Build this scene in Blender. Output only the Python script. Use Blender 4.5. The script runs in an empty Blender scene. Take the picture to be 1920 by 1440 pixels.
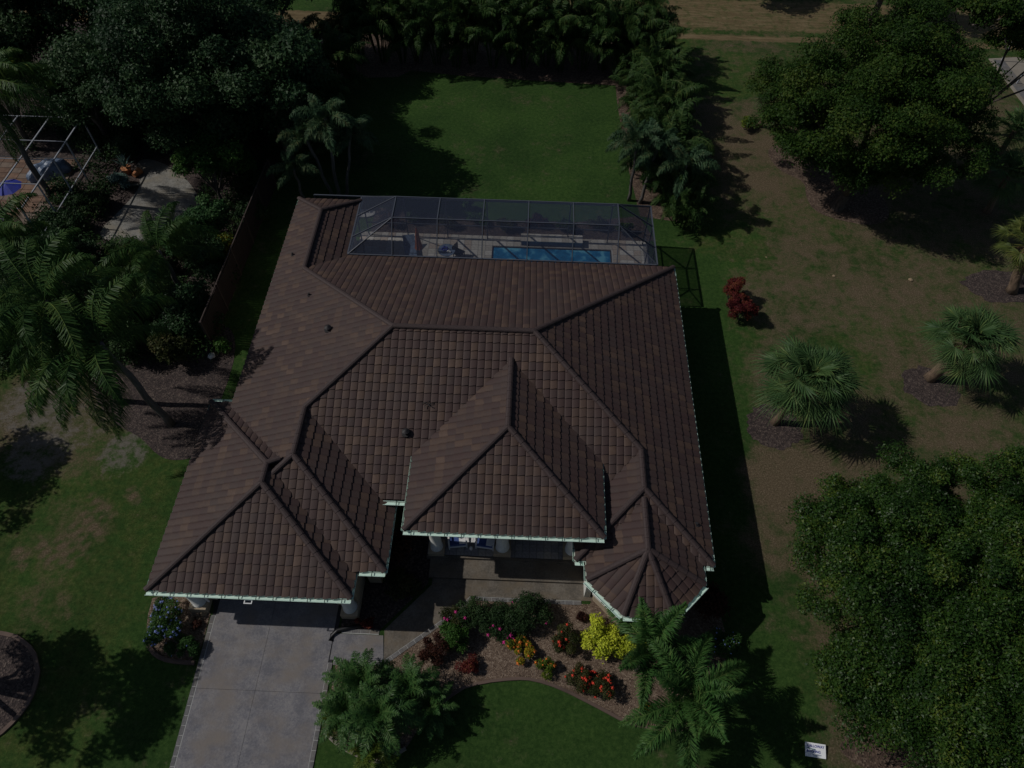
import bpy, math, random
import numpy as np
from mathutils import Vector, Matrix
random.seed(7); RNG = np.random.default_rng(7)
R = math.radians
S = bpy.context.scene
COL = S.collection
# ------------------------------------------------------------------ camera, light, exposure
cam_d = bpy.data.cameras.new('camera'); cam = bpy.data.objects.new('camera', cam_d); COL.objects.link(cam)
S.camera = cam
PITCH, YAW, ROLL, F, CH = 0.9442, -0.02088, 0.02061, 1332.92, 28.19
fw = Vector((math.sin(YAW)*math.cos(PITCH), math.cos(YAW)*math.cos(PITCH), -math.sin(PITCH)))
rt = Vector((math.cos(YAW), -math.sin(YAW), 0)); up = rt.cross(fw)
r2 = rt*math.cos(ROLL)+up*math.sin(ROLL); u2 = -rt*math.sin(ROLL)+up*math.cos(ROLL)
cam.matrix_world = Matrix(((r2.x, u2.x, -fw.x, 0), (r2.y, u2.y, -fw.y, 0), (r2.z, u2.z, -fw.z, CH), (0, 0, 0, 1)))
CAMPOS = Vector((0, 0, CH))
cam_d.sensor_fit = 'HORIZONTAL'; cam_d.sensor_width = 36; cam_d.lens = 36*F/1920
cam_d.clip_start = 0.5; cam_d.clip_end = 600
SUN = Vector((-1.0, 0.05, 0.965)).normalized()       # towards the sun
elev = math.asin(SUN.z); azim = math.atan2(SUN.x, SUN.y)
W = bpy.data.worlds.new('World'); S.world = W; W.use_nodes = True
nt = W.node_tree; nt.nodes.clear()
sky = nt.nodes.new('ShaderNodeTexSky'); sky.sky_type = 'NISHITA'; sky.sun_disc = False
sky.sun_elevation = elev; sky.sun_rotation = azim
bg = nt.nodes.new('ShaderNodeBackground'); bg.inputs[1].default_value = 0.05
wo = nt.nodes.new('ShaderNodeOutputWorld')
nt.links.new(sky.outputs[0], bg.inputs[0]); nt.links.new(bg.outputs[0], wo.inputs[0])
sl = bpy.data.lights.new('sun', 'SUN'); sl.energy = 3.4; sl.angle = R(0.5); sl.color = (1.0, 0.96, 0.9)
sun = bpy.data.objects.new('sun', sl); COL.objects.link(sun)
sun.rotation_euler = SUN.to_track_quat('Z', 'Y').to_euler(); sun.location = (-20, 0, 40)
S.view_settings.view_transform = 'Standard'; S.view_settings.look = 'None'
S.view_settings.gamma = 1; S.view_settings.use_curve_mapping = False
S.view_settings.exposure = -0.88

# ------------------------------------------------------------------ materials
def new_mat(name):
    m = bpy.data.materials.new(name); m.use_nodes = True
    n = m.node_tree; n.nodes.clear()
    o = n.nodes.new('ShaderNodeOutputMaterial'); b = n.nodes.new('ShaderNodeBsdfPrincipled')
    n.links.new(b.outputs[0], o.inputs[0])
    return m, n, b, o
def noise(n, scale, detail=4, rough=0.6, vec=None):
    t = n.nodes.new('ShaderNodeTexNoise'); t.inputs['Scale'].default_value = scale
    t.inputs['Detail'].default_value = detail; t.inputs['Roughness'].default_value = rough
    if vec is not None: n.links.new(vec, t.inputs['Vector'])
    return t.outputs['Fac']
def coord(n, kind='Object', scale=None):
    c = n.nodes.new('ShaderNodeTexCoord').outputs[kind]
    if scale:
        mp = n.nodes.new('ShaderNodeMapping'); mp.inputs['Scale'].default_value = scale
        n.links.new(c, mp.inputs['Vector']); c = mp.outputs[0]
    return c
def wpos(n, scale=None):
    g = n.nodes.new('ShaderNodeNewGeometry').outputs['Position']
    if scale:
        mp = n.nodes.new('ShaderNodeMapping'); mp.inputs['Scale'].default_value = scale
        n.links.new(g, mp.inputs['Vector']); g = mp.outputs[0]
    return g
def ramp(n, fac, stops):
    r = n.nodes.new('ShaderNodeValToRGB'); e = r.color_ramp.elements
    while len(e) < len(stops): e.new(0.5)
    for i, (p, c) in enumerate(stops):
        e[i].position = p; e[i].color = (*c, 1)
    n.links.new(fac, r.inputs[0]); return r.outputs[0]
def mix(n, fac, a, b, mode='MIX'):
    m = n.nodes.new('ShaderNodeMix'); m.data_type = 'RGBA'; m.blend_type = mode
    for s, v in ((0, fac), (6, a), (7, b)):
        if isinstance(v, (int, float)): m.inputs[s].default_value = v
        elif isinstance(v, tuple): m.inputs[s].default_value = (*v, 1)
        else: n.links.new(v, m.inputs[s])
    return m.outputs[2]
def maths(n, op, a, b=0.0, clamp=False):
    m = n.nodes.new('ShaderNodeMath'); m.operation = op; m.use_clamp = clamp
    for i, v in ((0, a), (1, b)):
        if isinstance(v, (int, float)): m.inputs[i].default_value = v
        else: n.links.new(v, m.inputs[i])
    return m.outputs[0]
def attr(n, name):
    a = n.nodes.new('ShaderNodeAttribute'); a.attribute_name = name; return a.outputs['Fac']
def sstep(n, x, lo, hi):
    m = n.nodes.new('ShaderNodeMapRange'); m.interpolation_type = 'SMOOTHSTEP'
    m.inputs[1].default_value = lo; m.inputs[2].default_value = hi
    n.links.new(x, m.inputs[0]); return m.outputs[0]
def bump(n, b, h, strength=0.5, dist=0.02):
    k = n.nodes.new('ShaderNodeBump'); k.inputs['Strength'].default_value = strength
    k.inputs['Distance'].default_value = dist
    n.links.new(h, k.inputs['Height']); n.links.new(k.outputs[0], b.inputs['Normal'])
def plain(name, c, rough=0.6, nscale=6, var=0.25, metal=0.0, bmp=0.0):
    m, n, b, o = new_mat(name)
    f = noise(n, nscale, 5)
    lo = tuple(x*(1-var) for x in c); hi = tuple(min(1, x*(1+var)) for x in c)
    n.links.new(ramp(n, f, [(0.3, lo), (0.7, hi)]), b.inputs['Base Color'])
    b.inputs['Roughness'].default_value = rough; b.inputs['Metallic'].default_value = metal
    if bmp: bump(n, b, noise(n, nscale*6, 3), bmp, 0.01)
    return m
def leaf_mat(name, cols, rough=0.55, transl=0.22, spec=0.12):
    """per-leaf tone attribute picks a colour"""
    m, n, b, o = new_mat(name)
    t = attr(n, 'tone')
    big = noise(n, 0.9, 4, 0.6, wpos(n))
    t2 = maths(n, 'ADD', maths(n, 'MULTIPLY', t, 0.8), maths(n, 'MULTIPLY', maths(n, 'SUBTRACT', big, 0.38), 1.1))
    k = len(cols)
    c = ramp(n, t2, [(0.05+0.9*i/(k-1), cols[i]) for i in range(k)])
    n.links.new(c, b.inputs['Base Color']); b.inputs['Roughness'].default_value = rough
    b.inputs['Specular IOR Level'].default_value = spec
    tr = n.nodes.new('ShaderNodeBsdfTranslucent'); n.links.new(c, tr.inputs[0])
    mx = n.nodes.new('ShaderNodeMixShader'); mx.inputs[0].default_value = transl
    n.links.new(b.outputs[0], mx.inputs[1]); n.links.new(tr.outputs[0], mx.inputs[2])
    n.links.new(mx.outputs[0], o.inputs[0])
    return m
M = {}
def make_ground():
    m, n, b, o = new_mat('ground')
    p = wpos(n)
    big = noise(n, 0.35, 6, 0.65, p); mid = noise(n, 1.7, 6, 0.7, p); fine = noise(n, 5, 9, 0.95, p); vf = noise(n, 13, 6, 0.95, p)
    g1 = ramp(n, fine, [(0.34, (0.010, 0.030, 0.007)), (0.5, (0.033, 0.073, 0.018)), (0.66, (0.076, 0.132, 0.036))])
    g2 = ramp(n, fine, [(0.34, (0.018, 0.028, 0.008)), (0.5, (0.056, 0.082, 0.022)), (0.66, (0.130, 0.160, 0.050))])
    lush = attr(n, 'lush')
    green = mix(n, sstep(n, maths(n, 'ADD', mid, maths(n, 'MULTIPLY', lush, -0.35)), 0.35, 0.65), g1, g2)
    green = mix(n, 1.0, green, ramp(n, noise(n, 0.22, 5, 0.65, p), [(0.35, (0.72, 0.76, 0.74)), (0.65, (1.15, 1.12, 1.0))]), 'MULTIPLY')
    dryc = ramp(n, vf, [(0.36, (0.045, 0.034, 0.020)), (0.5, (0.115, 0.088, 0.055)), (0.64, (0.260, 0.205, 0.140))])
    dry = attr(n, 'dry')
    df = maths(n, 'ADD', dry, maths(n, 'ADD', maths(n, 'MULTIPLY', maths(n, 'SUBTRACT', big, 0.5), 1.9), maths(n, 'MULTIPLY', maths(n, 'SUBTRACT', mid, 0.5), 1.9)))
    df = maths(n, 'ADD', df, maths(n, 'MULTIPLY', maths(n, 'SUBTRACT', fine, 0.5), 1.6))
    c = mix(n, sstep(n, df, 0.1, 1.05), green, dryc)
    sand = attr(n, 'sand')
    sc = ramp(n, vf, [(0.3, (0.09, 0.08, 0.07)), (0.55, (0.17, 0.155, 0.135)), (0.8, (0.28, 0.26, 0.235))])
    sf = maths(n, 'ADD', sand, maths(n, 'ADD', maths(n, 'MULTIPLY', maths(n, 'SUBTRACT', mid, 0.5), 2.6), maths(n, 'MULTIPLY', maths(n, 'SUBTRACT', fine, 0.5), 2.0)))
    c = mix(n, sstep(n, sf, 0.35, 1.05), c, sc)
    tan = attr(n, 'tan')
    tp = wpos(n, (0.5, 3.0, 1)); tn = noise(n, 1.1, 6, 0.7, tp)
    tc = ramp(n, maths(n, 'ADD', maths(n, 'MULTIPLY', tn, 0.6), maths(n, 'MULTIPLY', fine, 0.4)), [(0.35, (0.070, 0.052, 0.026)), (0.5, (0.16, 0.12, 0.065)), (0.65, (0.24, 0.185, 0.11))])
    tf = maths(n, 'ADD', tan, maths(n, 'MULTIPLY', maths(n, 'SUBTRACT', mid, 0.5), 0.9))
    c = mix(n, sstep(n, tf, 0.35, 0.7), c, tc)
    n.links.new(c, b.inputs['Base Color']); b.inputs['Roughness'].default_value = 0.95
    b.inputs['Specular IOR Level'].default_value = 0.1
    bump(n, b, maths(n, 'ADD', maths(n, 'MULTIPLY', fine, 0.8), vf), 0.6, 0.04)
    return m
M['ground'] = make_ground()
def make_tile():
    m, n, b, o = new_mat('roof_tile')
    t = attr(n, 'tone')
    p = wpos(n); f = noise(n, 3.5, 4, 0.7, p); f2 = noise(n, 40, 3, 0.6, p)
    x = maths(n, 'ADD', t, maths(n, 'MULTIPLY', maths(n, 'SUBTRACT', f, 0.5), 0.55))
    c = ramp(n, x, [(0.0, (0.0511, 0.0275, 0.0252)), (0.30, (0.0603, 0.0317, 0.0276)), (0.48, (0.0548, 0.0334, 0.0299)), (0.62, (0.0713, 0.0403, 0.0307)), (0.82, (0.0935, 0.0540, 0.0370)), (1.0, (0.1216, 0.0730, 0.0525))])
    c = mix(n, maths(n, 'MULTIPLY', f2, 0.35), c, (0.024, 0.018, 0.018))
    big = noise(n, 0.45, 3, 0.6, p)
    c = mix(n, sstep(n, big, 0.45, 0.8), c, (0.058, 0.038, 0.034))
    n.links.new(c, b.inputs['Base Color']); b.inputs['Roughness'].default_value = 0.75
    bump(n, b, f2, 0.3, 0.006)
    return m
M['tile'] = make_tile()
M['cap'] = plain('ridge_cap', (0.048, 0.031, 0.030), 0.75, 5, 0.3, bmp=0.3)
M['deck_under'] = plain('roof_underlay', (0.02, 0.017, 0.017), 0.9)
M['gutter'] = plain('painted_gutter', (0.66, 0.86, 0.76), 0.4, 3, 0.12)
M['bracket'] = plain('dark_bracket', (0.03, 0.06, 0.05), 0.5)
M['stucco'] = plain('cream_stucco', (0.42, 0.34, 0.24), 0.85, 9, 0.12, bmp=0.4)
M['stucco_white'] = plain('white_stucco', (0.72, 0.72, 0.68), 0.8, 9, 0.1, bmp=0.3)
M['soffit'] = plain('soffit', (0.5, 0.47, 0.42), 0.8)
M['glassdark'] = plain('window_glass', (0.02, 0.025, 0.03), 0.08, 2, 0.1)
M['whitepaint'] = plain('white_paint', (0.80, 0.80, 0.80), 0.5, 4, 0.06)
def make_conc(name, a, b_, c_, s=1.4):
    m, n, b, o = new_mat(name); p = wpos(n)
    f = noise(n, s, 7, 0.72, p); g = noise(n, 14, 5, 0.7, p); h = noise(n, 60, 2, 0.6, p)
    x = maths(n, 'ADD', maths(n, 'MULTIPLY', f, 0.5), maths(n, 'ADD', maths(n, 'MULTIPLY', g, 0.35), maths(n, 'MULTIPLY', h, 0.15)))
    col = ramp(n, x, [(0.43, a), (0.5, b_), (0.57, c_)])
    tint = noise(n, 0.8, 3, 0.6, wpos(n, (1, 1.3, 1)))
    col = mix(n, sstep(n, tint, 0.4, 0.75), col, tuple(v*w for v, w in zip(b_, (1.12, 1.0, 0.82))))
    n.links.new(col, b.inputs['Base Color']); b.inputs['Roughness'].default_value = 0.8
    bump(n, b, maths(n, 'ADD', f, g), 0.4, 0.02)
    return m
M['drive'] = make_conc('stamped_concrete', (0.125, 0.124, 0.142), (0.172, 0.168, 0.184), (0.228, 0.218, 0.222))
M['step'] = make_conc('brown_concrete', (0.085, 0.075, 0.062), (0.13, 0.112, 0.092), (0.175, 0.155, 0.13))
M['joint'] = plain('joint', (0.03, 0.03, 0.035), 0.9)
M['grout'] = plain('pale_grout', (0.42, 0.42, 0.41), 0.8)
M['border'] = make_conc('border_paver', (0.10, 0.10, 0.105), (0.14, 0.137, 0.14), (0.185, 0.18, 0.18), 3)
M['porch'] = plain('porch_paver', (0.10, 0.10, 0.12), 0.6, 2.5, 0.35)
M['pooldeck'] = plain('pool_paver', (0.27, 0.26, 0.24), 0.75, 2.2, 0.28, bmp=0.3)
M['brick'] = plain('terracotta_paver', (0.30, 0.16, 0.09), 0.8, 1.5, 0.4)
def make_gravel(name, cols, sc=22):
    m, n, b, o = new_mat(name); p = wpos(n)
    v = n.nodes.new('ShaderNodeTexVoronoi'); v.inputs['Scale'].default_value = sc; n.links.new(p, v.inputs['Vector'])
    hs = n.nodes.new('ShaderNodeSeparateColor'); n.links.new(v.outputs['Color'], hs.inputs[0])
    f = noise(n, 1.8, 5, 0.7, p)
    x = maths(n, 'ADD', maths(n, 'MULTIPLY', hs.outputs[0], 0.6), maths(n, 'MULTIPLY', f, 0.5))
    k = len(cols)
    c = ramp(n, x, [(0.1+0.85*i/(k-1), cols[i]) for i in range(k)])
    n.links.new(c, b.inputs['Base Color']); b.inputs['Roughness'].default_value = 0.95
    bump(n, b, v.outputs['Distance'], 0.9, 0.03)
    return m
M['gravel'] = make_gravel('brown_gravel', [(0.045, 0.029, 0.020), (0.115, 0.077, 0.054), (0.18, 0.128, 0.092), (0.32, 0.25, 0.19)])
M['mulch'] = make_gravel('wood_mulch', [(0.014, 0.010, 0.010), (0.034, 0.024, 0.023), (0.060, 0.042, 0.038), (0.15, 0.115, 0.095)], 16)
M['dirt'] = make_gravel('tan_leaf_litter', [(0.03, 0.018, 0.013), (0.065, 0.042, 0.030), (0.11, 0.072, 0.052), (0.2, 0.15, 0.11)], 14)
M['curb'] = plain('concrete_curb', (0.115, 0.078, 0.062), 0.85, 4, 0.35, bmp=0.4)
M['curbgrey'] = plain('pale_curb', (0.26, 0.23, 0.19), 0.85, 4, 0.3, bmp=0.4)
M['trunk'] = plain('grey_trunk', (0.11, 0.10, 0.095), 0.9, 8, 0.45, bmp=0.6)
M['sabaltrunk'] = plain('booted_trunk', (0.16, 0.11, 0.075), 0.95, 8, 0.5, bmp=0.8)
M['bark'] = plain('oak_bark', (0.075, 0.060, 0.052), 0.95, 6, 0.45, bmp=0.8)
M['twig'] = plain('bare_twig', (0.12, 0.10, 0.09), 0.9)
M['fence'] = plain('stained_wood', (0.030, 0.017, 0.017), 0.8, 3, 0.3)
M['fencepost'] = plain('weathered_wood', (0.06, 0.042, 0.038), 0.85)
M['alu'] = plain('bronze_aluminium', (0.075, 0.085, 0.11), 0.45, 3, 0.1)
M['alu_white'] = plain('white_aluminium', (0.38, 0.40, 0.45), 0.35, 3, 0.1)
M['orange'] = plain('orange_canvas', (0.34, 0.10, 0.04), 0.85, 6, 0.3)
M['blue'] = plain('blue_fabric', (0.05, 0.09, 0.26), 0.85, 6, 0.2)
M['deepblue'] = plain('deep_blue_canvas', (0.01, 0.025, 0.30), 0.7, 3, 0.3)
M['bluegrey'] = plain('blue_grey_tarp', (0.12, 0.17, 0.26), 0.45, 5, 0.4, bmp=0.6)
M['lilac'] = plain('lilac_fabric', (0.35, 0.25, 0.48), 0.8)
M['black'] = plain('black_plastic', (0.012, 0.012, 0.014), 0.45)
M['terracotta'] = plain('terracotta', (0.42, 0.17, 0.07), 0.8, 5, 0.3)
M['rock'] = plain('sandy_rock', (0.30, 0.22, 0.14), 0.9, 6, 0.3, bmp=0.6)
M['vent'] = plain('lead_vent', (0.022, 0.020, 0.022), 0.6)
M['copper'] = plain('brown_metal', (0.08, 0.05, 0.04), 0.5)
M['signface'] = plain('sign_panel', (0.93, 0.95, 0.98), 0.5, 2, 0.03)
M['signblue'] = plain('navy_print', (0.03, 0.05, 0.32), 0.6)
M['signgreen'] = plain('teal_print', (0.02, 0.16, 0.18), 0.6)
M['signgrey'] = plain('grey_print', (0.36, 0.42, 0.52), 0.6)
def make_screen():
    m, n, b, o = new_mat('insect_screen')
    b.inputs['Base Color'].default_value = (0.034, 0.045, 0.085, 1); b.inputs['Roughness'].default_value = 0.6
    t = n.nodes.new('ShaderNodeBsdfTransparent'); mx = n.nodes.new('ShaderNodeMixShader')
    mx.inputs[0].default_value = 0.40
    n.links.new(t.outputs[0], mx.inputs[1]); n.links.new(b.outputs[0], mx.inputs[2]); n.links.new(mx.outputs[0], o.inputs[0])
    return m
M['screen'] = make_screen()
def make_water():
    m, n, b, o = new_mat('pool_water'); p = wpos(n)
    v = n.nodes.new('ShaderNodeTexVoronoi'); v.feature = 'SMOOTH_F1'; v.inputs['Scale'].default_value = 2.2
    d = n.nodes.new('ShaderNodeVectorMath'); d.operation = 'ADD'
    nz = n.nodes.new('ShaderNodeTexNoise'); nz.inputs['Scale'].default_value = 1.5; n.links.new(p, nz.inputs['Vector'])
    n.links.new(p, d.inputs[0]); n.links.new(nz.outputs['Color'], d.inputs[1]); n.links.new(d.outputs[0], v.inputs['Vector'])
    c = ramp(n, v.outputs['Distance'], [(0.1, (0.008, 0.12, 0.28)), (0.45, (0.014, 0.18, 0.40)), (0.62, (0.12, 0.42, 0.62))])  # pale cells paint sun caustics into the water colour
    n.links.new(c, b.inputs['Base Color']); b.inputs['Roughness'].default_value = 0.06; b.inputs['IOR'].default_value = 1.33
    bump(n, b, noise(n, 5, 3), 0.3, 0.02)
    return m
M['water'] = make_water()
# leaves
M['oak'] = leaf_mat('oak_leaf', [(0.010, 0.026, 0.012), (0.020, 0.048, 0.017), (0.036, 0.074, 0.022), (0.060, 0.095, 0.028)])
M['oakgreen'] = leaf_mat('live_oak_leaf', [(0.0122, 0.0331, 0.0070), (0.0244, 0.0592, 0.0104), (0.0435, 0.0853, 0.0148), (0.0783, 0.1087, 0.0191)])
M['oakblue'] = leaf_mat('dark_oak_leaf', [(0.0115, 0.0323, 0.0132), (0.0230, 0.0596, 0.0226), (0.0414, 0.0894, 0.0321), (0.0690, 0.1179, 0.0471)], spec=0.2)
M['ficus'] = leaf_mat('broad_leaf', [(0.010, 0.030, 0.006), (0.023, 0.060, 0.010), (0.042, 0.092, 0.014), (0.110, 0.150, 0.022)], rough=0.45, spec=0.25)
M['queen'] = leaf_mat('queen_leaflet', [(0.0193, 0.0532, 0.0168), (0.0354, 0.0868, 0.0231), (0.0708, 0.1330, 0.0357), (0.1610, 0.2100, 0.0525)], rough=0.45, spec=0.12)
M['foxtail'] = leaf_mat('foxtail_leaflet', [(0.0200, 0.0650, 0.0150), (0.0425, 0.1125, 0.0275), (0.0775, 0.1625, 0.0425), (0.1750, 0.2375, 0.0688)], rough=0.45)
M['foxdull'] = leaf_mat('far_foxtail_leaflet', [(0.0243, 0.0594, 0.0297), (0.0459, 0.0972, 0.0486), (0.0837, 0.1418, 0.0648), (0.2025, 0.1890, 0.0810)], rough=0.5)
M['areca'] = leaf_mat('areca_leaflet', [(0.0137, 0.0375, 0.0112), (0.0275, 0.0650, 0.0175), (0.0525, 0.1000, 0.0275), (0.1250, 0.1500, 0.0400)], rough=0.5)
M['sabal'] = leaf_mat('fan_leaf', [(0.0242, 0.0605, 0.0220), (0.0462, 0.0990, 0.0352), (0.0836, 0.1485, 0.0495), (0.1760, 0.2200, 0.0660)], rough=0.45)
M['sabalyel'] = leaf_mat('yellow_fan_leaf', [(0.040, 0.065, 0.022), (0.080, 0.115, 0.030), (0.14, 0.16, 0.04), (0.22, 0.20, 0.05)], rough=0.45)
M['date'] = leaf_mat('date_leaflet', [(0.0189, 0.0607, 0.0162), (0.0378, 0.1053, 0.0270), (0.0756, 0.1593, 0.0405), (0.1485, 0.2160, 0.0810)], rough=0.45, spec=0.25)
M['dateyel'] = leaf_mat('yellow_date_leaflet', [(0.030, 0.060, 0.012), (0.065, 0.110, 0.018), (0.12, 0.165, 0.028), (0.25, 0.26, 0.06)], rough=0.35)
M['hedge'] = leaf_mat('bougainvillea_leaf', [(0.014, 0.034, 0.014), (0.026, 0.055, 0.020), (0.040, 0.078, 0.028), (0.06, 0.10, 0.035)])
M['bright'] = leaf_mat('bright_leaf', [(0.020, 0.060, 0.012), (0.036, 0.095, 0.018), (0.060, 0.135, 0.026), (0.10, 0.17, 0.04)])
M['lime'] = leaf_mat('lime_leaf', [(0.16, 0.21, 0.02), (0.38, 0.45, 0.035), (0.58, 0.64, 0.05), (0.70, 0.72, 0.09)], transl=0.15)
M['maroon'] = leaf_mat('maroon_leaf', [(0.022, 0.012, 0.010), (0.045, 0.018, 0.014), (0.070, 0.026, 0.018), (0.12, 0.05, 0.03)])
M['crimson'] = leaf_mat('crimson_leaf', [(0.035, 0.010, 0.012), (0.085, 0.014, 0.018), (0.15, 0.028, 0.024), (0.20, 0.08, 0.03)])
M['ixora'] = leaf_mat('ixora_leaf', [(0.020, 0.028, 0.010), (0.035, 0.045, 0.014), (0.055, 0.065, 0.020), (0.09, 0.07, 0.03)])
M['croton'] = leaf_mat('croton_leaf', [(0.03, 0.07, 0.015), (0.12, 0.15, 0.02), (0.35, 0.28, 0.02), (0.45, 0.14, 0.02)])
M['yellowgreen'] = leaf_mat('yellow_green_leaf', [(0.03, 0.07, 0.012), (0.07, 0.12, 0.016), (0.15, 0.19, 0.02), (0.26, 0.24, 0.03)])
M['plumbago'] = leaf_mat('plumbago_leaf', [(0.0225, 0.0625, 0.0175), (0.0400, 0.1000, 0.0250), (0.0688, 0.1438, 0.0375), (0.1125, 0.1875, 0.0562)])
M['bamboo'] = leaf_mat('feathery_leaf', [(0.018, 0.055, 0.020), (0.032, 0.085, 0.030), (0.05, 0.12, 0.04), (0.08, 0.15, 0.05)])
M['agave'] = leaf_mat('blue_agave_leaf', [(0.06, 0.11, 0.10), (0.10, 0.17, 0.15), (0.15, 0.24, 0.21), (0.22, 0.32, 0.28)])
M['deadfan'] = leaf_mat('dead_fan_leaf', [(0.07, 0.04, 0.025), (0.13, 0.08, 0.045), (0.20, 0.13, 0.07), (0.26, 0.17, 0.10)])
M['fl_pink'] = plain('pink_flower', (0.55, 0.03, 0.22), 0.7)
M['fl_red'] = plain('red_flower', (0.75, 0.06, 0.03), 0.7)
M['fl_orange'] = plain('orange_flower', (0.80, 0.20, 0.03), 0.7)
M['fl_blue'] = plain('pale_blue_flower', (0.30, 0.38, 0.85), 0.7)
M['fl_white'] = plain('white_flower', (0.7, 0.7, 0.75), 0.7)
M['dead'] = plain('dead_leaf', (0.24, 0.12, 0.05), 0.8)

# ------------------------------------------------------------------ object helpers
def mesh_np(name, V, Fc, tone=None, smooth=False):
    me = bpy.data.meshes.new(name)
    if isinstance(Fc, np.ndarray):
        k = Fc.shape[1]; nf = len(Fc)
        me.vertices.add(len(V)); me.vertices.foreach_set('co', np.asarray(V, np.float32).ravel())
        me.loops.add(nf*k); me.loops.foreach_set('vertex_index', Fc.astype(np.int32).ravel())
        me.polygons.add(nf); me.polygons.foreach_set('loop_start', np.arange(0, nf*k, k, dtype=np.int32))
        me.polygons.foreach_set('loop_total', np.full(nf, k, np.int32))
        me.update(calc_edges=True)
    else:
        me.from_pydata([tuple(v) for v in V], [], [tuple(f) for f in Fc]); me.update()
    if tone is not None:
        a = me.attributes.new('tone', 'FLOAT', 'FACE'); a.data.foreach_set('value', np.asarray(tone, np.float32))
    if smooth: me.polygons.foreach_set('use_smooth', np.ones(len(me.polygons), bool))
    return me
def obj(name, me, mat, parent=None, loc=None, rot=None, scale=None):
    o = bpy.data.objects.new(name, me); COL.objects.link(o)
    if mat is not None and len(me.materials) == 0: me.materials.append(mat)
    if parent is not None: o.parent = parent
    if loc is not None: o.location = loc
    if rot is not None: o.rotation_euler = rot
    if scale is not None: o.scale = scale if hasattr(scale, '__len__') else (scale,)*3
    return o
def tag(o, label=None, cat=None, group=None, kind=None):
    if label: o['label'] = label
    if cat: o['category'] = cat
    if group: o['group'] = group
    if kind: o['kind'] = kind
    return o
def thing(name, label, cat, loc=(0, 0, 0), rz=0, group=None):
    o = bpy.data.objects.new(name, None); COL.objects.link(o)
    o.location = loc; o.rotation_euler = (0, 0, rz); o.empty_display_size = 0.3
    return tag(o, label, cat, group)
class MB:
    def __init__(s): s.v = []; s.f = []; s.t = []
    def add(s, vs, fs, tone=0.5):
        b = len(s.v); s.v += [tuple(x) for x in vs]; s.f += [tuple(i+b for i in f) for f in fs]; s.t += [tone]*len(fs); return s
    def box(s, x0, x1, y0, y1, z0, z1, tone=0.5):
        vs = [(x, y, z) for z in (z0, z1) for y in (y0, y1) for x in (x0, x1)]
        return s.add(vs, [(0, 2, 3, 1), (4, 5, 7, 6), (0, 1, 5, 4), (2, 6, 7, 3), (0, 4, 6, 2), (1, 3, 7, 5)], tone)
    def bar(s, a, b, w, h=None, tone=0.5):
        a = Vector(a); b = Vector(b); d = (b-a).normalized(); h = h or w
        sd = d.cross(Vector((0, 0, 1)))
        if sd.length < 1e-3: sd = Vector((1, 0, 0))
        sd.normalize(); u = sd.cross(d)
        vs = [p+sd*(i*w/2)+u*(j*h/2) for p in (a, b) for i, j in ((-1, -1), (1, -1), (1, 1), (-1, 1))]
        return s.add(vs, [(0, 3, 2, 1), (4, 5, 6, 7), (0, 1, 5, 4), (1, 2, 6, 5), (2, 3, 7, 6), (3, 0, 4, 7)], tone)
    def tube(s, pts, rad, n=8, tone=0.5, cap=True):
        P = [Vector(p) for p in pts]; rings = []; b = len(s.v)
        if not hasattr(rad, '__len__'): rad = [rad]*len(P)
        for i, p in enumerate(P):
            d = (P[min(i+1, len(P)-1)]-P[max(i-1, 0)]).normalized()
            a = d.cross(Vector((0.31, 0.95, 0.02))).normalized(); c = d.cross(a)
            for k in range(n):
                t = 2*math.pi*k/n; s.v.append(tuple(p+(a*math.cos(t)+c*math.sin(t))*rad[i]))
        nf = 0
        for i in range(len(P)-1):
            for k in range(n):
                s.f.append((b+i*n+k, b+i*n+(k+1) % n, b+(i+1)*n+(k+1) % n, b+(i+1)*n+k)); nf += 1
        if cap:
            s.f.append(tuple(b+k for k in range(n))[::-1]); s.f.append(tuple(b+(len(P)-1)*n+k for k in range(n))); nf += 2
        s.t += [tone]*nf; return s
    def prism(s, poly, z0, z1, tone=0.5):
        n = len(poly); A = sum(poly[i][0]*poly[(i+1) % n][1]-poly[(i+1) % n][0]*poly[i][1] for i in range(n))
        if A < 0: poly = poly[::-1]
        vs = [(x, y, z0) for x, y in poly]+[(x, y, z1) for x, y in poly]
        return s.add(vs, [tuple(range(n))[::-1], tuple(range(n, 2*n))]+[(i, (i+1) % n, n+(i+1) % n, n+i) for i in range(n)], tone)
    def mesh(s, name, smooth=False): return mesh_np(name, s.v, s.f, s.t, smooth)
    def build(s, name, mat, parent=None, smooth=False, **k): return obj(name, s.mesh(name, smooth), mat, parent, **k)
def sheet(name, poly, z, mat, label=None):
    me = mesh_np(name, [(x, y, z) for x, y in poly], [tuple(range(len(poly)))])
    if me.polygons[0].normal.z < 0: me.flip_normals()
    o = obj(name, me, mat); tag(o, label, kind='structure'); return o
def smooth_poly(pts, it=2):
    for _ in range(it):
        q = []
        for i in range(len(pts)):
            a = pts[i]; b = pts[(i+1) % len(pts)]
            q += [(a[0]*.75+b[0]*.25, a[1]*.75+b[1]*.25), (a[0]*.25+b[0]*.75, a[1]*.25+b[1]*.75)]
        pts = q
    return pts

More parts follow.
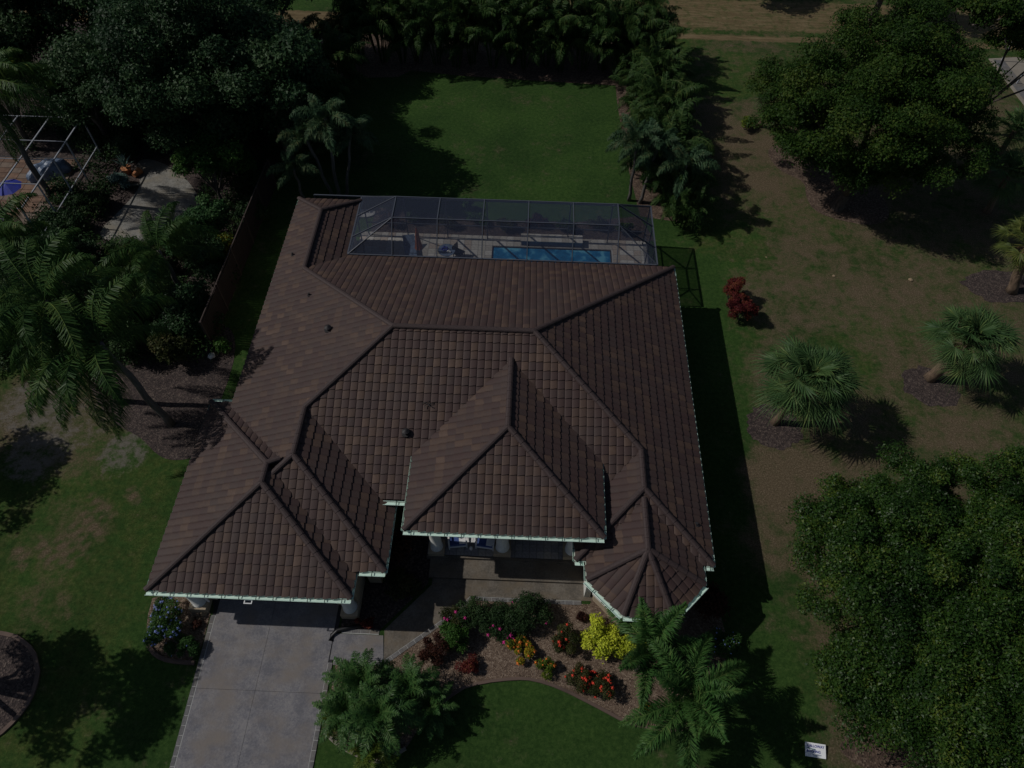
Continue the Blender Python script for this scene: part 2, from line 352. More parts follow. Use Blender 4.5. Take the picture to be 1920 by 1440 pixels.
# ------------------------------------------------------------------ ground
def build_ground():
    xs = np.concatenate([np.linspace(-220, -40, 10), np.arange(-38, 42, 0.3), np.linspace(44, 220, 10)])
    ys = np.concatenate([np.linspace(-120, 0, 8), np.arange(1, 66, 0.3), np.linspace(68, 300, 12)])
    X, Y = np.meshgrid(xs, ys); nx, ny = len(xs), len(ys)
    V = np.stack([X, Y, np.zeros_like(X)], -1).reshape(-1, 3)
    idx = np.arange(nx*ny).reshape(ny, nx)
    Fc = np.stack([idx[:-1, :-1], idx[:-1, 1:], idx[1:, 1:], idx[1:, :-1]], -1).reshape(-1, 4)
    x, y = V[:, 0], V[:, 1]
    def st(v, a, b): t = np.clip((v-a)/(b-a), 0, 1); return t*t*(3-2*t)
    def blob(cx, cy, r, s=0.5): return 1-st(np.hypot(x-cx, y-cy), r*s, r)
    east = st(x, 10.2, 12.3)*(1-st(y, 50, 53)*0)
    dry = 0.02+0.63*east
    dry = np.maximum(dry, 0.95*blob(12.5, 15.5, 3.4)); dry = np.maximum(dry, 0.7*blob(11.2, 12.6, 2.0)); dry = np.maximum(dry, 0.9*blob(14.5, 38.5, 4.5))
    dry = np.maximum(dry, 0.8*blob(12, 43, 3.5)); dry = np.maximum(dry, 0.62*blob(17, 29, 7))
    dry = dry-0.35*blob(15.5, 22.5, 3.0)-0.4*blob(12.3, 30.5, 2.4)-0.3*blob(13.5, 46.5, 2.5)
    dry = np.where((y > 46) & (x > 9), dry-0.25, dry)
    # front-left lawn: streaks of burnt grass
    for sx, sy, ddx, L in ((-17.9, 13.1, 1.2, 1.3), (-18.0, 12.2, 1.0, 1.5), (-18.3, 11.5, .9, 1.6), (-18.6, 10.9, .75, 1.5), (-19.4, 10.9, .8, 1.5), (-16.7, 13.6, 1.2, .8), (-20.4, 10.6, .9, 1.2)):
        q = math.hypot(ddx, 1); u = ((x-sx)*ddx-(y-sy))/q; w = ((x-sx)+(y-sy)*ddx)/q
        dry = np.maximum(dry, 1.05*np.exp(-(w/0.2)**2)*(1-st(np.abs(u), L*0.2, L)))
    dry = np.maximum(dry, 0.35*blob(-18.7, 9.2, 2.0)); dry = np.maximum(dry, 0.3*blob(-20.5, 12, 2.6)); dry = np.maximum(dry, 0.72*blob(-21, 18, 5))
    sand = np.maximum.reduce([0.72*blob(-22.8, 18.2, 2.6), 0.70*blob(-17.9, 15.8, 1.6), 0.75*blob(-21.8, 15.6, 2.2), 0.5*blob(-20.2, 17.4, 2.0)])
    lush = np.clip(1.0*(1-st(x, 9.0, 12.5))*st(x, -16, -12), 0, 1)
    lush = np.where(y > 30, 1-st(x, 8, 10), lush)
    def band(a, b, e=0.35): return st(y, a-e, a+e)*(1-st(y, b-e, b+e))
    tan = np.maximum(band(53.0+0*x, 55.8)*0.85*np.where(x < 0, 1, 0), 0)
    tan = np.maximum(tan, np.where(x >= 0, 0.8*band(53.2, 54.1)+0.62*band(54.5, 60, 0.8), 0))
    tan = np.maximum(tan, 0.5*band(61, 75, 2))
    dry = np.where(y > 51.3, np.minimum(dry, 0.35), dry)
    me = mesh_np('ground', V, Fc)
    for nme, arr in (('dry', dry), ('sand', sand), ('lush', lush), ('tan', tan)):
        a = me.attributes.new(nme, 'FLOAT', 'POINT'); a.data.foreach_set('value', arr.astype(np.float32))
    tag(obj('ground', me, M['ground']), 'lawn and dry grass around the house', kind='structure')
build_ground()

def circ(cx, cy, rx, ry=None, n=28, j=0.06, rot=0):
    ry = ry or rx; out = []
    for i in range(n):
        t = 2*math.pi*i/n; r = 1+random.uniform(-j, j); a = rx*r*math.cos(t); b = ry*r*math.sin(t)
        out.append((cx+a*math.cos(rot)-b*math.sin(rot), cy+a*math.sin(rot)+b*math.cos(rot)))
    return out
def curb(name, pts, mat, w=0.15, h=0.1, z0=0.0, parent=None):
    """raised strip following an open line"""
    mb = MB(); P = [Vector((x, y, 0)) for x, y in pts]; L = []
    for i, p in enumerate(P):
        d = (P[min(i+1, len(P)-1)]-P[max(i-1, 0)]).normalized(); n = Vector((-d.y, d.x, 0))
        L.append((p+n*w/2, p-n*w/2))
    for i in range(len(L)-1):
        a, b = L[i]; c, d = L[i+1]
        vs = [Vector((q.x, q.y, z)) for z in (z0, h) for q in (a, b, d, c)]
        mb.add(vs, [(4, 5, 6, 7)[::-1], (0, 3, 7, 4), (1, 5, 6, 2), (0, 4, 5, 1), (3, 2, 6, 7)])
    o = mb.build(name, mat, parent)
    import bmesh
    bm = bmesh.new(); bm.from_mesh(o.data); bmesh.ops.remove_doubles(bm, verts=bm.verts, dist=1e-4); bmesh.ops.recalc_face_normals(bm, faces=bm.faces); bm.to_mesh(o.data); bm.free()
    return o
# planting beds
front_bed = [(-6.62, 7.0), (-4.75, 7.02), (-2.05, 9.15), (-1.65, 9.66), (3.1, 9.66), (3.3, 10.2), (7.1, 10.2), (8.2, 10.0), (8.4, 8.6), (7.9, 6.6), (6.9, 5.3), (5.57, 5.11), (4.32, 5.36), (3.27, 5.86), (1.9, 6.46), (0.9, 6.72), (0.2, 6.72), (-1.0, 6.55), (-1.93, 6.25), (-3.0, 5.2), (-3.6, 4.2), (-4.4, 3.75), (-4.9, 3.8), (-5.91, 4.17), (-6.55, 4.5), (-6.62, 4.7)]
sheet('gravel_bed', front_bed, 0.014, M['gravel'], 'brown gravel planting bed between the walkway and the front lawn')
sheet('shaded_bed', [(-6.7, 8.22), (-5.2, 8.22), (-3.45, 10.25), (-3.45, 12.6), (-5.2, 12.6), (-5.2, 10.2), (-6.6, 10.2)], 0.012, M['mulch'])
bed_l = smooth_poly([(-11.9, 9.3), (-14.4, 9.5), (-14.3, 8.2), (-13.9, 7.3), (-13.0, 6.85), (-11.86, 6.8)], 1)
sheet('driveway_side_bed', bed_l, 0.012, M['gravel'])
left_mulch = smooth_poly([(-14.4, 16.6), (-14.2, 22), (-15.6, 24), (-20.5, 23.5), (-22.0, 20.8), (-20.3, 18.6), (-18.9, 17.2), (-17.4, 16.6), (-16.4, 15.7), (-15.6, 15.4), (-14.6, 15.6)], 2)
sheet('palm_mulch_bed', left_mulch, 0.010, M['mulch'])
circ_bed = circ(-19.9, 5.5, 2.35, 2.1, 36, 0.01)
sheet('round_mulch_bed', circ_bed, 0.012, M['mulch'])
for nm, c in (('mulch_ring', (12.0, 18.5, 1.28, 1.2)), ('mulch_ring', (20.2, 21.2, 1.35, 1.25)), ('mulch_ring', (26.3, 28.3, 2.2, 1.3))):
    sheet(nm, circ(*c, 40, 0.11), 0.010, M['mulch'])
sheet('oak_mulch_bed', smooth_poly([(15.2, 40.2), (17.5, 40.6), (21, 39), (22, 34), (20.5, 32.8), (18.6, 33.2), (17.2, 33.9), (16.9, 35.2), (17.2, 36.8), (15.6, 37.8)], 2), 0.012, M['dirt'])
sheet('corner_mulch_bed', circ(13.6, 4.9, 1.6, 0.8), 0.010, M['dirt'])
sheet('hedge_mulch_bed', [(-16, 46.2), (-9.5, 46.9), (-8.7, 47.8), (-5, 47.3), (0, 47.0), (5.9, 46.7), (5.9, 44.6), (6.2, 38), (6.7, 33), (9.0, 32.6), (9.4, 40), (9.5, 52.4), (-16, 52.6)], 0.010, M['dirt'])
sheet('back_planting_bed', [(-9.0, 30.75), (-9.0, 33.0), (-5.5, 32.6), (-2, 32.2), (3, 32.3), (6.6, 33.0), (7.4, 31.0), (6.7, 30.75)], 0.012, M['mulch'])
sheet('side_yard_shade_soil', [(-28.0, 23.0), (-15.8, 23.0), (-15.8, 46), (-22.5, 53), (-48, 53), (-48, 30), (-30, 24)], 0.006, M['mulch'])  # dark mulch over the soil, its colour stands in for shade under the trees
i0 = front_bed.index((6.9, 5.3)); i1 = front_bed.index((-1.93, 6.25))
def chaik(pts, it=2):
    for _ in range(it):
        q = [pts[0]]
        for a, b in zip(pts[:-1], pts[1:]): q += [(a[0]*.75+b[0]*.25, a[1]*.75+b[1]*.25), (a[0]*.25+b[0]*.75, a[1]*.25+b[1]*.75)]
        pts = q+[pts[-1]]
    return pts
tag(curb('lawn_curb', chaik(front_bed[i0-2:i1+2], 1), M['curb'], 0.11, 0.07), 'curved brown concrete curb between gravel bed and front lawn', kind='structure')
tag(curb('bed_curb', chaik([(-3.6, 4.2), (-4.4, 3.72), (-4.9, 3.78), (-5.91, 4.14), (-6.62, 4.62)], 1), M['curbgrey'], 0.13, 0.08), 'pale curb round the tip of the palm bed beside the driveway', kind='structure')
tag(curb('side_bed_curb', chaik([(-13.9, 7.35), (-13.5, 6.98), (-12.9, 6.80), (-11.95, 6.78)], 1), M['curb'], 0.15, 0.1), kind='structure')
tag(curb('round_bed_curb', circ_bed+[circ_bed[0]], M['curb'], 0.15, 0.07), kind='structure')

# ------------------------------------------------------------------ driveway, walk, steps
def loc_box(name, w, d, h, mat):
    return MB().box(-w/2, w/2, -d/2, d/2, 0, h).mesh(name)
drv = thing('driveway', None, None); drv['kind'] = 'structure'; drv['label'] = 'grey stamped concrete driveway leading to the garage'
DL0, DL1, DR0, DR1 = (-11.62, -6), (-11.80, 8.85), (-6.9, -6), (-6.76, 8.85)
def dx(t, y): # t 0..1 across
    a = (y+6)/14.85; xl = DL0[0]*(1-a)+DL1[0]*a; xr = DR0[0]*(1-a)+DR1[0]*a
    return xl*(1-t)+xr*t
MB().prism([(dx(0, -6), -6), (dx(1, -6), -6), (dx(1, 8.85), 8.85), (-6.8, 9.3), (-12.0, 9.3), (dx(0, 8.85), 8.85)], -0.1, 0.012).build('driveway_base', M['joint'], drv)
g = 0.005
tm = 0.47
for y0, y1 in ((-6, 1.6), (1.6, 5.9), (5.9, 9.25)):
    for t0, t1 in ((0.028, tm), (tm, 0.972)):
        q = [(dx(t0, y0)+g*(t0 > .1), y0+g), (dx(t1, y0)-g*(t1 < .9), y0+g), (dx(t1, min(y1, 8.85))-g*(t1 < .9), y1-g), (dx(t0, min(y1, 8.85))+g*(t0 > .1), y1-g)]
        MB().prism(q, 0.0, 0.026).build('slab', M['drive'], drv)
def border(pts, parent, zt=0.03, w=0.14, step=0.33, side=1, light=True):
    """pale grout strip with dark border pavers set in it"""
    for a, b in zip(pts[:-1], pts[1:]):
        A = Vector((*a, 0)); B = Vector((*b, 0)); L = (B-A).length; d = (B-A)/L; n = Vector((-d.y, d.x, 0))*side
        ang = math.atan2(d.y, d.x)
        q = [A, B, B+n*(w+0.03), A+n*(w+0.03)]
        MB().prism([(v.x, v.y) for v in q], 0.0, zt).build('grout_strip', M['grout'], parent)
        k = max(1, round(L/step)); s = L/k
        me = MB().box(-s/2+0.009, s/2-0.009, -w/2, w/2+.014, zt-0.02, zt+0.006).mesh('border_paver')
        for i in range(k):
            c = A+d*(s*(i+0.5))+n*(0.03+w/2)
            obj('border_paver', me, M['border'], parent, (c.x, c.y, 0), (0, 0, ang))
border([(dx(0.028, y), y) for y in (-1.0, 8.6)], drv)
border([(dx(0.972, y), y) for y in (-1.0, 7.0)], drv, side=-1)
wk = thing('front_walk', None, None); wk['kind'] = 'structure'; wk['label'] = 'concrete walk from the driveway to the porch steps'
walk_poly = [(-6.88, 7.12), (-4.83, 7.16), (-2.15, 9.28), (-1.72, 9.79), (3.2, 9.79), (3.2, 10.5), (-3.3, 10.5), (-3.3, 10.2), (-5.15, 8.12), (-6.88, 8.12)]
MB().prism([(-6.87, 7.12), (-4.83, 7.16), (-4.97, 8.10), (-6.87, 8.10)], -0.1, 0.026).build('walk_slab', M['drive'], wk)
MB().prism([(-4.815, 7.17), (-2.15, 9.28), (-1.72, 9.79), (3.2, 9.79), (3.2, 10.47), (-3.3, 10.47), (-3.3, 10.2), (-4.955, 8.32)], -0.1, 0.024).build('walk_slab', M['step'], wk)
border([(-6.72, 7.10), (-4.86, 7.14), (-2.17, 9.26), (-1.72, 9.78)], wk, side=-1, zt=0.024)
border([(-1.5, 9.78), (2.75, 9.78)], wk, side=-1, zt=0.024)
border([(-6.6, 8.12), (-5.15, 8.12)], wk, side=1, zt=0.024)
st_ = thing('porch_steps', 'brown concrete porch steps below the columns', 'steps', (0, 0, 0))
MB().prism([(-3.45, 10.47), (3.3, 10.47), (3.3, 11.3), (-3.45, 11.3)], 0.0, 0.15).build('step', M['step'], st_)
MB().prism([(-3.6, 11.27), (3.3, 11.27), (3.3, 11.36), (-3.6, 11.36)], 0.0, 0.30).build('step_nosing', M['step'], st_)
pf = thing('porch_floor', None, None); pf['kind'] = 'structure'; pf['label'] = 'shaded porch floor of grey pavers'
MB().box(-3.6, 3.3, 11.36, 14.8, 0, 0.285).build('porch_base', M['joint'], pf)
pvm = [MB().box(-.145, .145, -.145, .145, 0, .02).mesh('porch_paver') for _ in range(1)][0]
ptm = []
for k in range(3):
    ptm.append(plain('porch_paver_tone', [(0.27, 0.26, 0.27), (0.34, 0.32, 0.31), (0.40, 0.36, 0.32)][k], 0.55, 3, 0.25))
pms = []
for k in range(3):
    c = pvm.copy(); c.materials.append(ptm[k]); pms.append(c)
for i in range(22):
    for j in range(7):
        o = obj('porch_paver', pms[random.choice((0, 0, 1, 2))], None, pf, (-3.43+i*0.3, 11.53+j*0.3, 0.283+random.uniform(0, .003)))

# ------------------------------------------------------------------ house
house = thing('house', 'single storey house with a brown tiled hip roof', 'house', (-2.4, 19, 0))
def hp(o):  # keep world coordinates while parented to the house
    o.location = Vector(o.location)-Vector((-2.4, 19, 0)) if o.parent is house else o.location
    return o
EZ = 2.75; SL = 0.4167; CT = 1/math.sqrt(1+SL*SL); SI = SL*CT
XL, XLG, YFG, YBG = -12.36, -13.37, 8.60, 16.94
XRG = XLG+7.5; XR2, YF2 = -4.76, 9.63; XR, YFR, YBK, YB2, XRB, XLR = 7.455, 10.34, 26.0, 30.24, -8.99, 2.28
ZP, XLP, XRP, YFP = 0.876, -4.15, 3.30, 10.90; ZG, Z2 = -0.14, -0.08
YMF = 12.04
A = (-5.38, 19.02); B = (0.475, 19.02); C_ = (4.87, 14.63); D = (4.87, 12.93); M2 = (-8.66, 15.74); M1 = (-8.66, 13.53)
N1 = (-10.68, 24.32); N2 = (-10.68, 28.56); G1 = (-9.62, 12.35); G2 = (-9.62, 13.19)
E1 = (-0.425, 14.62); E2 = (-0.425, 17.86)
BC = (4.87, 10.52); BI = 2.18; BH = BI*math.tan(math.pi/8)
F1 = (4.87, 12.55); F2 = BC
roof_faces = [  # name, inward dir, eave point, eave z, polygon
    ('main west', (1, 0), (XL, 0), 0, [(XL, YB2), (XL, 12.0), (-10.2, 12.0), M1, M2, A, N1, N2]),
    ('main front', (0, 1), (0, YMF), 0, [(-5.3, 12.47), (2.7, 12.47), C_, B, A, M2]),
    ('main east', (-1, 0), (XR, 0), 0, [(XR, YFR), (XR, YBK), B, C_, D]),
    ('main back', (0, -1), (0, YBK), 0, [(XR, YBK), (XRB, YBK), N1, A, B]),
    ('wing back east', (-1, 0), (XRB, 0), 0, [(XRB, 25.7), (XRB, YB2), N2, N1]),
    ('wing back end', (0, -1), (0, YB2), 0, [(XRB, YB2), (XL, YB2), N2]),
    ('second front', (0, 1), (0, YF2), Z2, [(-10.2, 12.0), (-8.2, YF2), (XR2, YF2), M1]),
    ('second east', (-1, 0), (XR2, 0), Z2, [(XR2, YF2), (XR2, 12.6), M2, M1]),
    ('garage front', (0, 1), (0, YFG), ZG, [(XLG, YFG), (XRG, YFG), G1]),
    ('garage west', (1, 0), (XLG, 0), ZG, [(XLG, YBG), (XLG, YFG), G1, G2]),
    ('garage east', (-1, 0), (XRG, 0), ZG, [(XRG, YFG), (XRG, 9.9), (-8.7, 12.3), G2, G1]),
    ('garage back', (0, -1), (0, YBG), ZG, [(-11.9, YBG), (XLG, YBG), G2, (-8.66, 13.9), (-8.66, 14.2)]),
    ('right front', (0, 1), (0, YFR), 0, [(XLR, YFR), (XR, YFR), D]),
    ('right west', (1, 0), (XLR, 0), 0, [(XLR, 12.35), (XLR, YFR), D, C_]),
    ('portico front', (0, 1), (0, YFP), ZP, [(XLP, YFP), (XRP, YFP), E1]),
    ('portico west', (1, 0), (XLP, 0), ZP, [(XLP, 14.35), (XLP, YFP), E1, E2]),
    ('portico east', (-1, 0), (XRP, 0), ZP, [(XRP, YFP), (XRP, 14.35), E2, E1]),
    ('bay west', (1, 0), (BC[0]-BI, 0), 0, [(BC[0]-BI, 10.4), (BC[0]-BI, BC[1]-BH), F2, F1]),
    ('bay east', (-1, 0), (BC[0]+BI, 0), 0, [(BC[0]+BI, BC[1]-BH), (BC[0]+BI, 10.4), F1, F2]),
    ('bay front', (0, 1), (0, BC[1]-BI), 0, [(BC[0]-BH, BC[1]-BI), (BC[0]+BH, BC[1]-BI), F2]),
    ('bay left diagonal', (.70711, .70711), (BC[0]-BI, BC[1]-BH), 0, [(BC[0]-BI, BC[1]-BH), (BC[0]-BH, BC[1]-BI), F2]),
    ('bay right diagonal', (-.70711, .70711), (BC[0]+BI, BC[1]-BH), 0, [(BC[0]+BH, BC[1]-BI), (BC[0]+BI, BC[1]-BH), F2]),
]
def inside(p, poly):
    c = False; n = len(poly)
    for i in range(n):
        x1, y1 = poly[i]; x2, y2 = poly[(i+1) % n]
        if (y1 > p[1]) != (y2 > p[1]) and p[0] < (x2-x1)*(p[1]-y1)/(y2-y1)+x1: c = not c
    return c
def area2(poly): return sum(poly[i][0]*poly[(i+1) % len(poly)][1]-poly[(i+1) % len(poly)][0]*poly[i][1] for i in range(len(poly)))
def triangulate(poly):
    p = list(poly)
    if area2(p) < 0: p = p[::-1]
    out = []
    while len(p) > 3:
        for i in range(len(p)):
            a, b, c = p[i-1], p[i], p[(i+1) % len(p)]
            if area2([a, b, c]) <= 1e-9: continue
            if any(inside(q, [a, b, c]) for q in p if q not in (a, b, c)): continue
            out.append((a, b, c)); p.pop(i); break
        else: break
    out.append(tuple(p)); return out
def clip_tri(pts, tri):
    for i in range(3):
        a = tri[i]; b = tri[(i+1) % 3]; ex, ey = b[0]-a[0], b[1]-a[1]
        f = [(p[0]-a[0])*(-ey)+(p[1]-a[1])*ex for p in pts]; out = []
        for j in range(len(pts)):
            k = (j+1) % len(pts)
            if f[j] >= 0: out.append(pts[j])
            if (f[j] >= 0) != (f[k] >= 0):
                t = f[j]/(f[j]-f[k]); out.append(pts[j]+(pts[k]-pts[j])*t)
        pts = out
        if len(pts) < 3: return []
    return pts
TW, TE = 0.30, 0.37
NSEG = 6; BUTT = 0.036; AMP = 0.030
PROF = (0.0, 0.72, 0.95, 1.0, 0.9, 0.62, 0.0)
def tile_local():
    """quads of one barrel tile: x across, y up the slope, z normal"""
    xs_ = (0, .14, .32, .5, .7, .88, 1.0)
    prof = [(TW*xs_[k], AMP*PROF[k]) for k in range(NSEG+1)]
    q = []
    for k in range(NSEG):
        (x0, h0), (x1, h1) = prof[k], prof[k+1]
        y0_ = -0.045+.05*x0/TW; y1_ = -0.045+.05*x1/TW
        q.append([(x0, y0_, h0+BUTT), (x1, y1_, h1+BUTT), (x1, TE+0.03, h1-0.003), (x0, TE+0.03, h0-0.003)])
        q.append([(x0, y0_, h0-0.012), (x1, y1_, h1-0.012), (x1, y1_, h1+BUTT), (x0, y0_, h0+BUTT)])
    return q
TILE = tile_local()
def rand_tone():
    r = random.random()
    if r < 0.42: return random.uniform(0.02, 0.34)
    if r < 0.62: return random.uniform(0.40, 0.54)
    if r < 0.88: return random.uniform(0.55, 0.72)
    return random.uniform(0.72, 0.9)
TONES = [0.1, 0.2, 0.3, 0.46, 0.52, 0.62, 0.72, 0.82, 0.92]
TM = []
for t in TONES:
    vs = []; fs = []; idx = {}
    for q in TILE:
        f = []
        for p in q:
            k = tuple(round(c, 5) for c in p)
            if k not in idx: idx[k] = len(vs); vs.append(k)
            f.append(idx[k])
        fs.append(tuple(f))
    me = mesh_np('roof_tile', vs, fs, [t]*len(fs)); me.materials.append(M['tile']); TM.append(me)
whole = []; SV = []; SF = []; ST = []
def emit(pts, tone):
    b = len(SV); SV.extend([(p.x, p.y, p.z) for p in pts]); SF.append(tuple(range(b, b+len(pts)))); ST.append(tone)
roofs = {}
for nm, d, e0, ez, poly in roof_faces:
    dv = Vector((d[0], d[1], 0)); uv = Vector((d[1], -d[0], 0))          # u across (right when looking up-slope)
    up3 = Vector((d[0]*CT, d[1]*CT, SI)); nn = uv.cross(up3).normalized(); org = Vector((e0[0], e0[1], EZ+ez))
    tris = triangulate(poly)
    us = [(Vector((*p, 0))-Vector((e0[0], e0[1], 0))).dot(uv) for p in poly]; ds = [(Vector((*p, 0))-Vector((e0[0], e0[1], 0))).dot(dv) for p in poly]
    u0 = math.floor(min(us)/TW)-1; u1 = math.ceil(max(us)/TW)+1; nr = math.ceil(max(ds)/CT/TE)+1
    # underlay sheet
    for t in tris:
        pass
    roofs[nm] = (org, dv, poly, ez)
    r0 = int(max(0, math.floor(min(ds)/CT/TE)-1))
    for r in range(r0, nr):
        prev = None
        for u in range(u0, u1):
            tone = rand_tone()
            O = org+uv*(u*TW)+up3*(r*TE)
            cs = [O, O+uv*TW, O+uv*TW+up3*TE, O+up3*TE]
            ins = [inside((c.x, c.y), poly) or (r == 0 and k < 2 and inside((c.x+dv.x*.01, c.y+dv.y*.01), poly)) for k, c in enumerate(cs)]
            if all(ins):
                whole.append(((O-CAMPOS).length, nm, O, uv, up3, nn, tone)); continue
            if not any(ins):
                cc = (cs[0]+cs[2])/2
                if not inside((cc.x, cc.y), poly): continue
            ext = []
            for q in TILE:
                P = [O+uv*p[0]+up3*p[1]+nn*p[2] for p in q]
                if abs(uv.x*(P[1]-P[0]).x+uv.y*(P[1]-P[0]).y) < 1e-6: continue
                for t in tris:
                    c = clip_tri(P, t)
                    if len(c) >= 3: emit(c, tone)
whole.sort(key=lambda w: w[0]+(0 if w[1] in ('garage front', 'portico front', 'bay front', 'second front') else 6))
roof = MB()
for nm, d, e0, ez, poly in roof_faces:
    for t in triangulate(poly):
        roof.add([(x, y, EZ+ez-0.014+SL*((x-e0[0])*d[0]+(y-e0[1])*d[1])) for x, y in t], [(0, 1, 2)])
roof_o = obj('roof', roof.mesh('roof'), M['deck_under'], house, (2.4, -19, 0))
for i, (dist, nm, O, uv, up3, nn, tone) in enumerate(whole):
    if i < 300:
        k = min(range(len(TONES)), key=lambda j: abs(TONES[j]-tone))
        o = obj('roof_tile', TM[k], None, roof_o)
        O2 = O+nn*random.uniform(-.003, .004)
        o.matrix_local = Matrix(((uv.x, up3.x, nn.x, O2.x), (uv.y, up3.y, nn.y, O2.y), (uv.z, up3.z, nn.z, O2.z), (0, 0, 0, 1)))
    else:
        j = random.uniform(-.003, .004)
        for q in TILE: emit([O+uv*p[0]+up3*p[1]+nn*(p[2]+j) for p in q], tone)
far = obj('roof_tiles', mesh_np('roof_tiles', SV, SF, ST), M['tile'], roof_o); far['kind'] = 'stuff'
# ridge and hip caps
def zr(p, key):
    org, dv, poly, ez = roofs[key]; return EZ+ez+SL*((p[0]-org.x)*dv.x+(p[1]-org.y)*dv.y)
capn = 5; CW = 0.115; CLn = 0.42
cv = []; cf = []
for (y, rr, dz) in ((0, CW*1.06, 0.012), (CLn+0.05, CW, 0.0)):
    for k in range(capn+1):
        t = math.pi*k/capn; cv.append((rr*math.cos(t), y, rr*0.75*math.sin(t)+dz-0.02))
for k in range(capn): cf.append((k, k+1, capn+2+k, capn+1+k))
cf.append(tuple(range(capn+1))[::-1])
CAP = mesh_np('ridge_cap', cv, cf)
CAP.materials.append(M['cap'])
lines = [(A, B, 'main back'), (A, (XL+0, 0), None)]
hips = [  # lower end -> upper end, face giving the height
    (A, B, 'main back'), ((XR, YBK), B, 'main back'), (C_, B, 'main east'), (D, C_, 'main east'), ((XR, YFR), D, 'main east'),
    ((XLR, YFR), D, 'right front'), (M2, A, 'main west'), (M1, M2, 'second east'), ((XR2, YF2), M1, 'second front'), ((-10.0, 12.19), M1, 'second front'),
    (N1, A, 'main back'), (N2, N1, 'main west'), ((XL, YB2), N2, 'main west'), ((XRB, YB2), N2, 'wing back east'),
    ((XLG, YFG), G1, 'garage front'), ((XRG, YFG), G1, 'garage front'), (G1, G2, 'garage west'), ((XLG, YBG), G2, 'garage west'),
    ((XLP, YFP), E1, 'portico front'), ((XRP, YFP), E1, 'portico front'), (E1, E2, 'portico west'),
    (F2, F1, 'bay west'), ((BC[0]-BI, BC[1]-BH), F2, 'bay left diagonal'), ((BC[0]-BH, BC[1]-BI), F2, 'bay front'),
    ((BC[0]+BH, BC[1]-BI), F2, 'bay front'), ((BC[0]+BI, BC[1]-BH), F2, 'bay right diagonal'), (G2, (-9.2, 13.40), 'garage west')]
ncap = 0
for a, b, key in hips:
    za = zr(a, key); zb = zr(b, key)
    if key == 'garage west' and b[0] == -9.2: za = zb = EZ+1.42
    P = Vector((*a, za+0.075)); Q = Vector((*b, zb+0.075)); L = (Q-P).length; d = (Q-P)/L
    k = max(1, round(L/CLn)); s = L/k
    x = d.cross(Vector((0, 0, 1))).normalized(); z = x.cross(d)
    for i in range(k):
        O = P+d*(i*s)
        o = obj('ridge_cap', CAP, None, roof_o)
        o.matrix_local = Matrix(((x.x, d.x, z.x, O.x), (x.y, d.y, z.y, O.y), (x.z, d.z, z.z, O.z), (0, 0, 0, 1))) @ Matrix.Diagonal((1, s/CLn, 1, 1))
        ncap += 1
# gutters
HB = Vector((-2.4, 19, 0))
gut = []
def gutter(p, q, z, hang=0.62, wd=1.0):
    """open trough just outside an eave line; p->q with the roof on the left side"""
    P = Vector((*p, z)); Q = Vector((*q, z)); d = (Q-P).normalized(); n = Vector((d.y, -d.x, 0)); L = (Q-P).length
    prof = [(0.0, 0.02), (0.0, -0.08), (0.13, -0.08), (0.175, 0.0), (0.16, 0.012), (0.125, -0.06), (0.012, -0.06), (0.012, 0.02)]
    mb = MB(); k = len(prof)
    vs = [X+n*a*wd+Vector((0, 0, b)) for X in (P, Q) for a, b in prof]
    mb.add(vs, [(i, (i+1) % k, k+(i+1) % k, k+i) for i in range(k)]+[tuple(range(k))[::-1], tuple(range(k, 2*k))])
    o = mb.build('gutter', M['gutter'], house); o.location = -HB
    h = MB(); m = max(1, int(L/hang))
    for i in range(m):
        X = P+d*(L*(i+0.5)/m); h.bar(X+n*0.0+Vector((0, 0, .03)), X+n*0.17*wd+Vector((0, 0, .02)), 0.03, 0.012)
    hh = h.build('gutter_hangers', M['bracket'], o)
    MB().bar(P+n*0.005+Vector((0, 0, -.11)), Q+n*0.005+Vector((0, 0, -.11)), 0.03, 0.2).build('fascia', M['soffit'], o)
for p, q, z in (((XLG, YFG), (XRG, YFG), EZ+ZG), ((XRG, YFG), (XRG, 9.55), EZ+ZG), ((XRG+.14, YF2), (XR2, YF2), EZ+Z2), ((XR2, YF2), (XR2, 12.45), EZ+Z2),
                ((-5.2, 12.42), (XLP, 12.42), EZ+0.17), ((XLP, 14.1), (XLP, YFP), EZ+ZP), ((XLP, YFP), (XRP, YFP), EZ+ZP), ((XRP, YFP), (XRP, 14.1), EZ+ZP),
                ((XLR, 11.3), (XLR, YFR), EZ), ((XLR, YFR), (BC[0]-BI, YFR), EZ), ((BC[0]-BI, YFR), (BC[0]-BI, BC[1]-BH), EZ), ((BC[0]-BI, BC[1]-BH), (BC[0]-BH, BC[1]-BI), EZ),
                ((BC[0]-BH, BC[1]-BI), (BC[0]+BH, BC[1]-BI), EZ), ((BC[0]+BH, BC[1]-BI), (BC[0]+BI, BC[1]-BH), EZ), ((BC[0]+BI, BC[1]-BH), (BC[0]+BI, YFR), EZ), ((BC[0]+BI+.14, YFR), (XR, YFR), EZ),
                ((XR, YFR), (XR, YBK), EZ), ((XLG, YBG), (XLG, YFG), EZ+ZG), ((XL, YB2), (XL, YBG), EZ), ((XL+.0, YBG), (XLG, YBG), EZ+ZG-.01), ((XRB, YBK), (XRB, YB2), EZ)):
    vert = abs(p[0]-q[0]) < .01
    gutter(p, q, z, wd=(.28 if (vert and q[1] < p[1]) and p[0] < -12 else .5 if vert else 1.0))
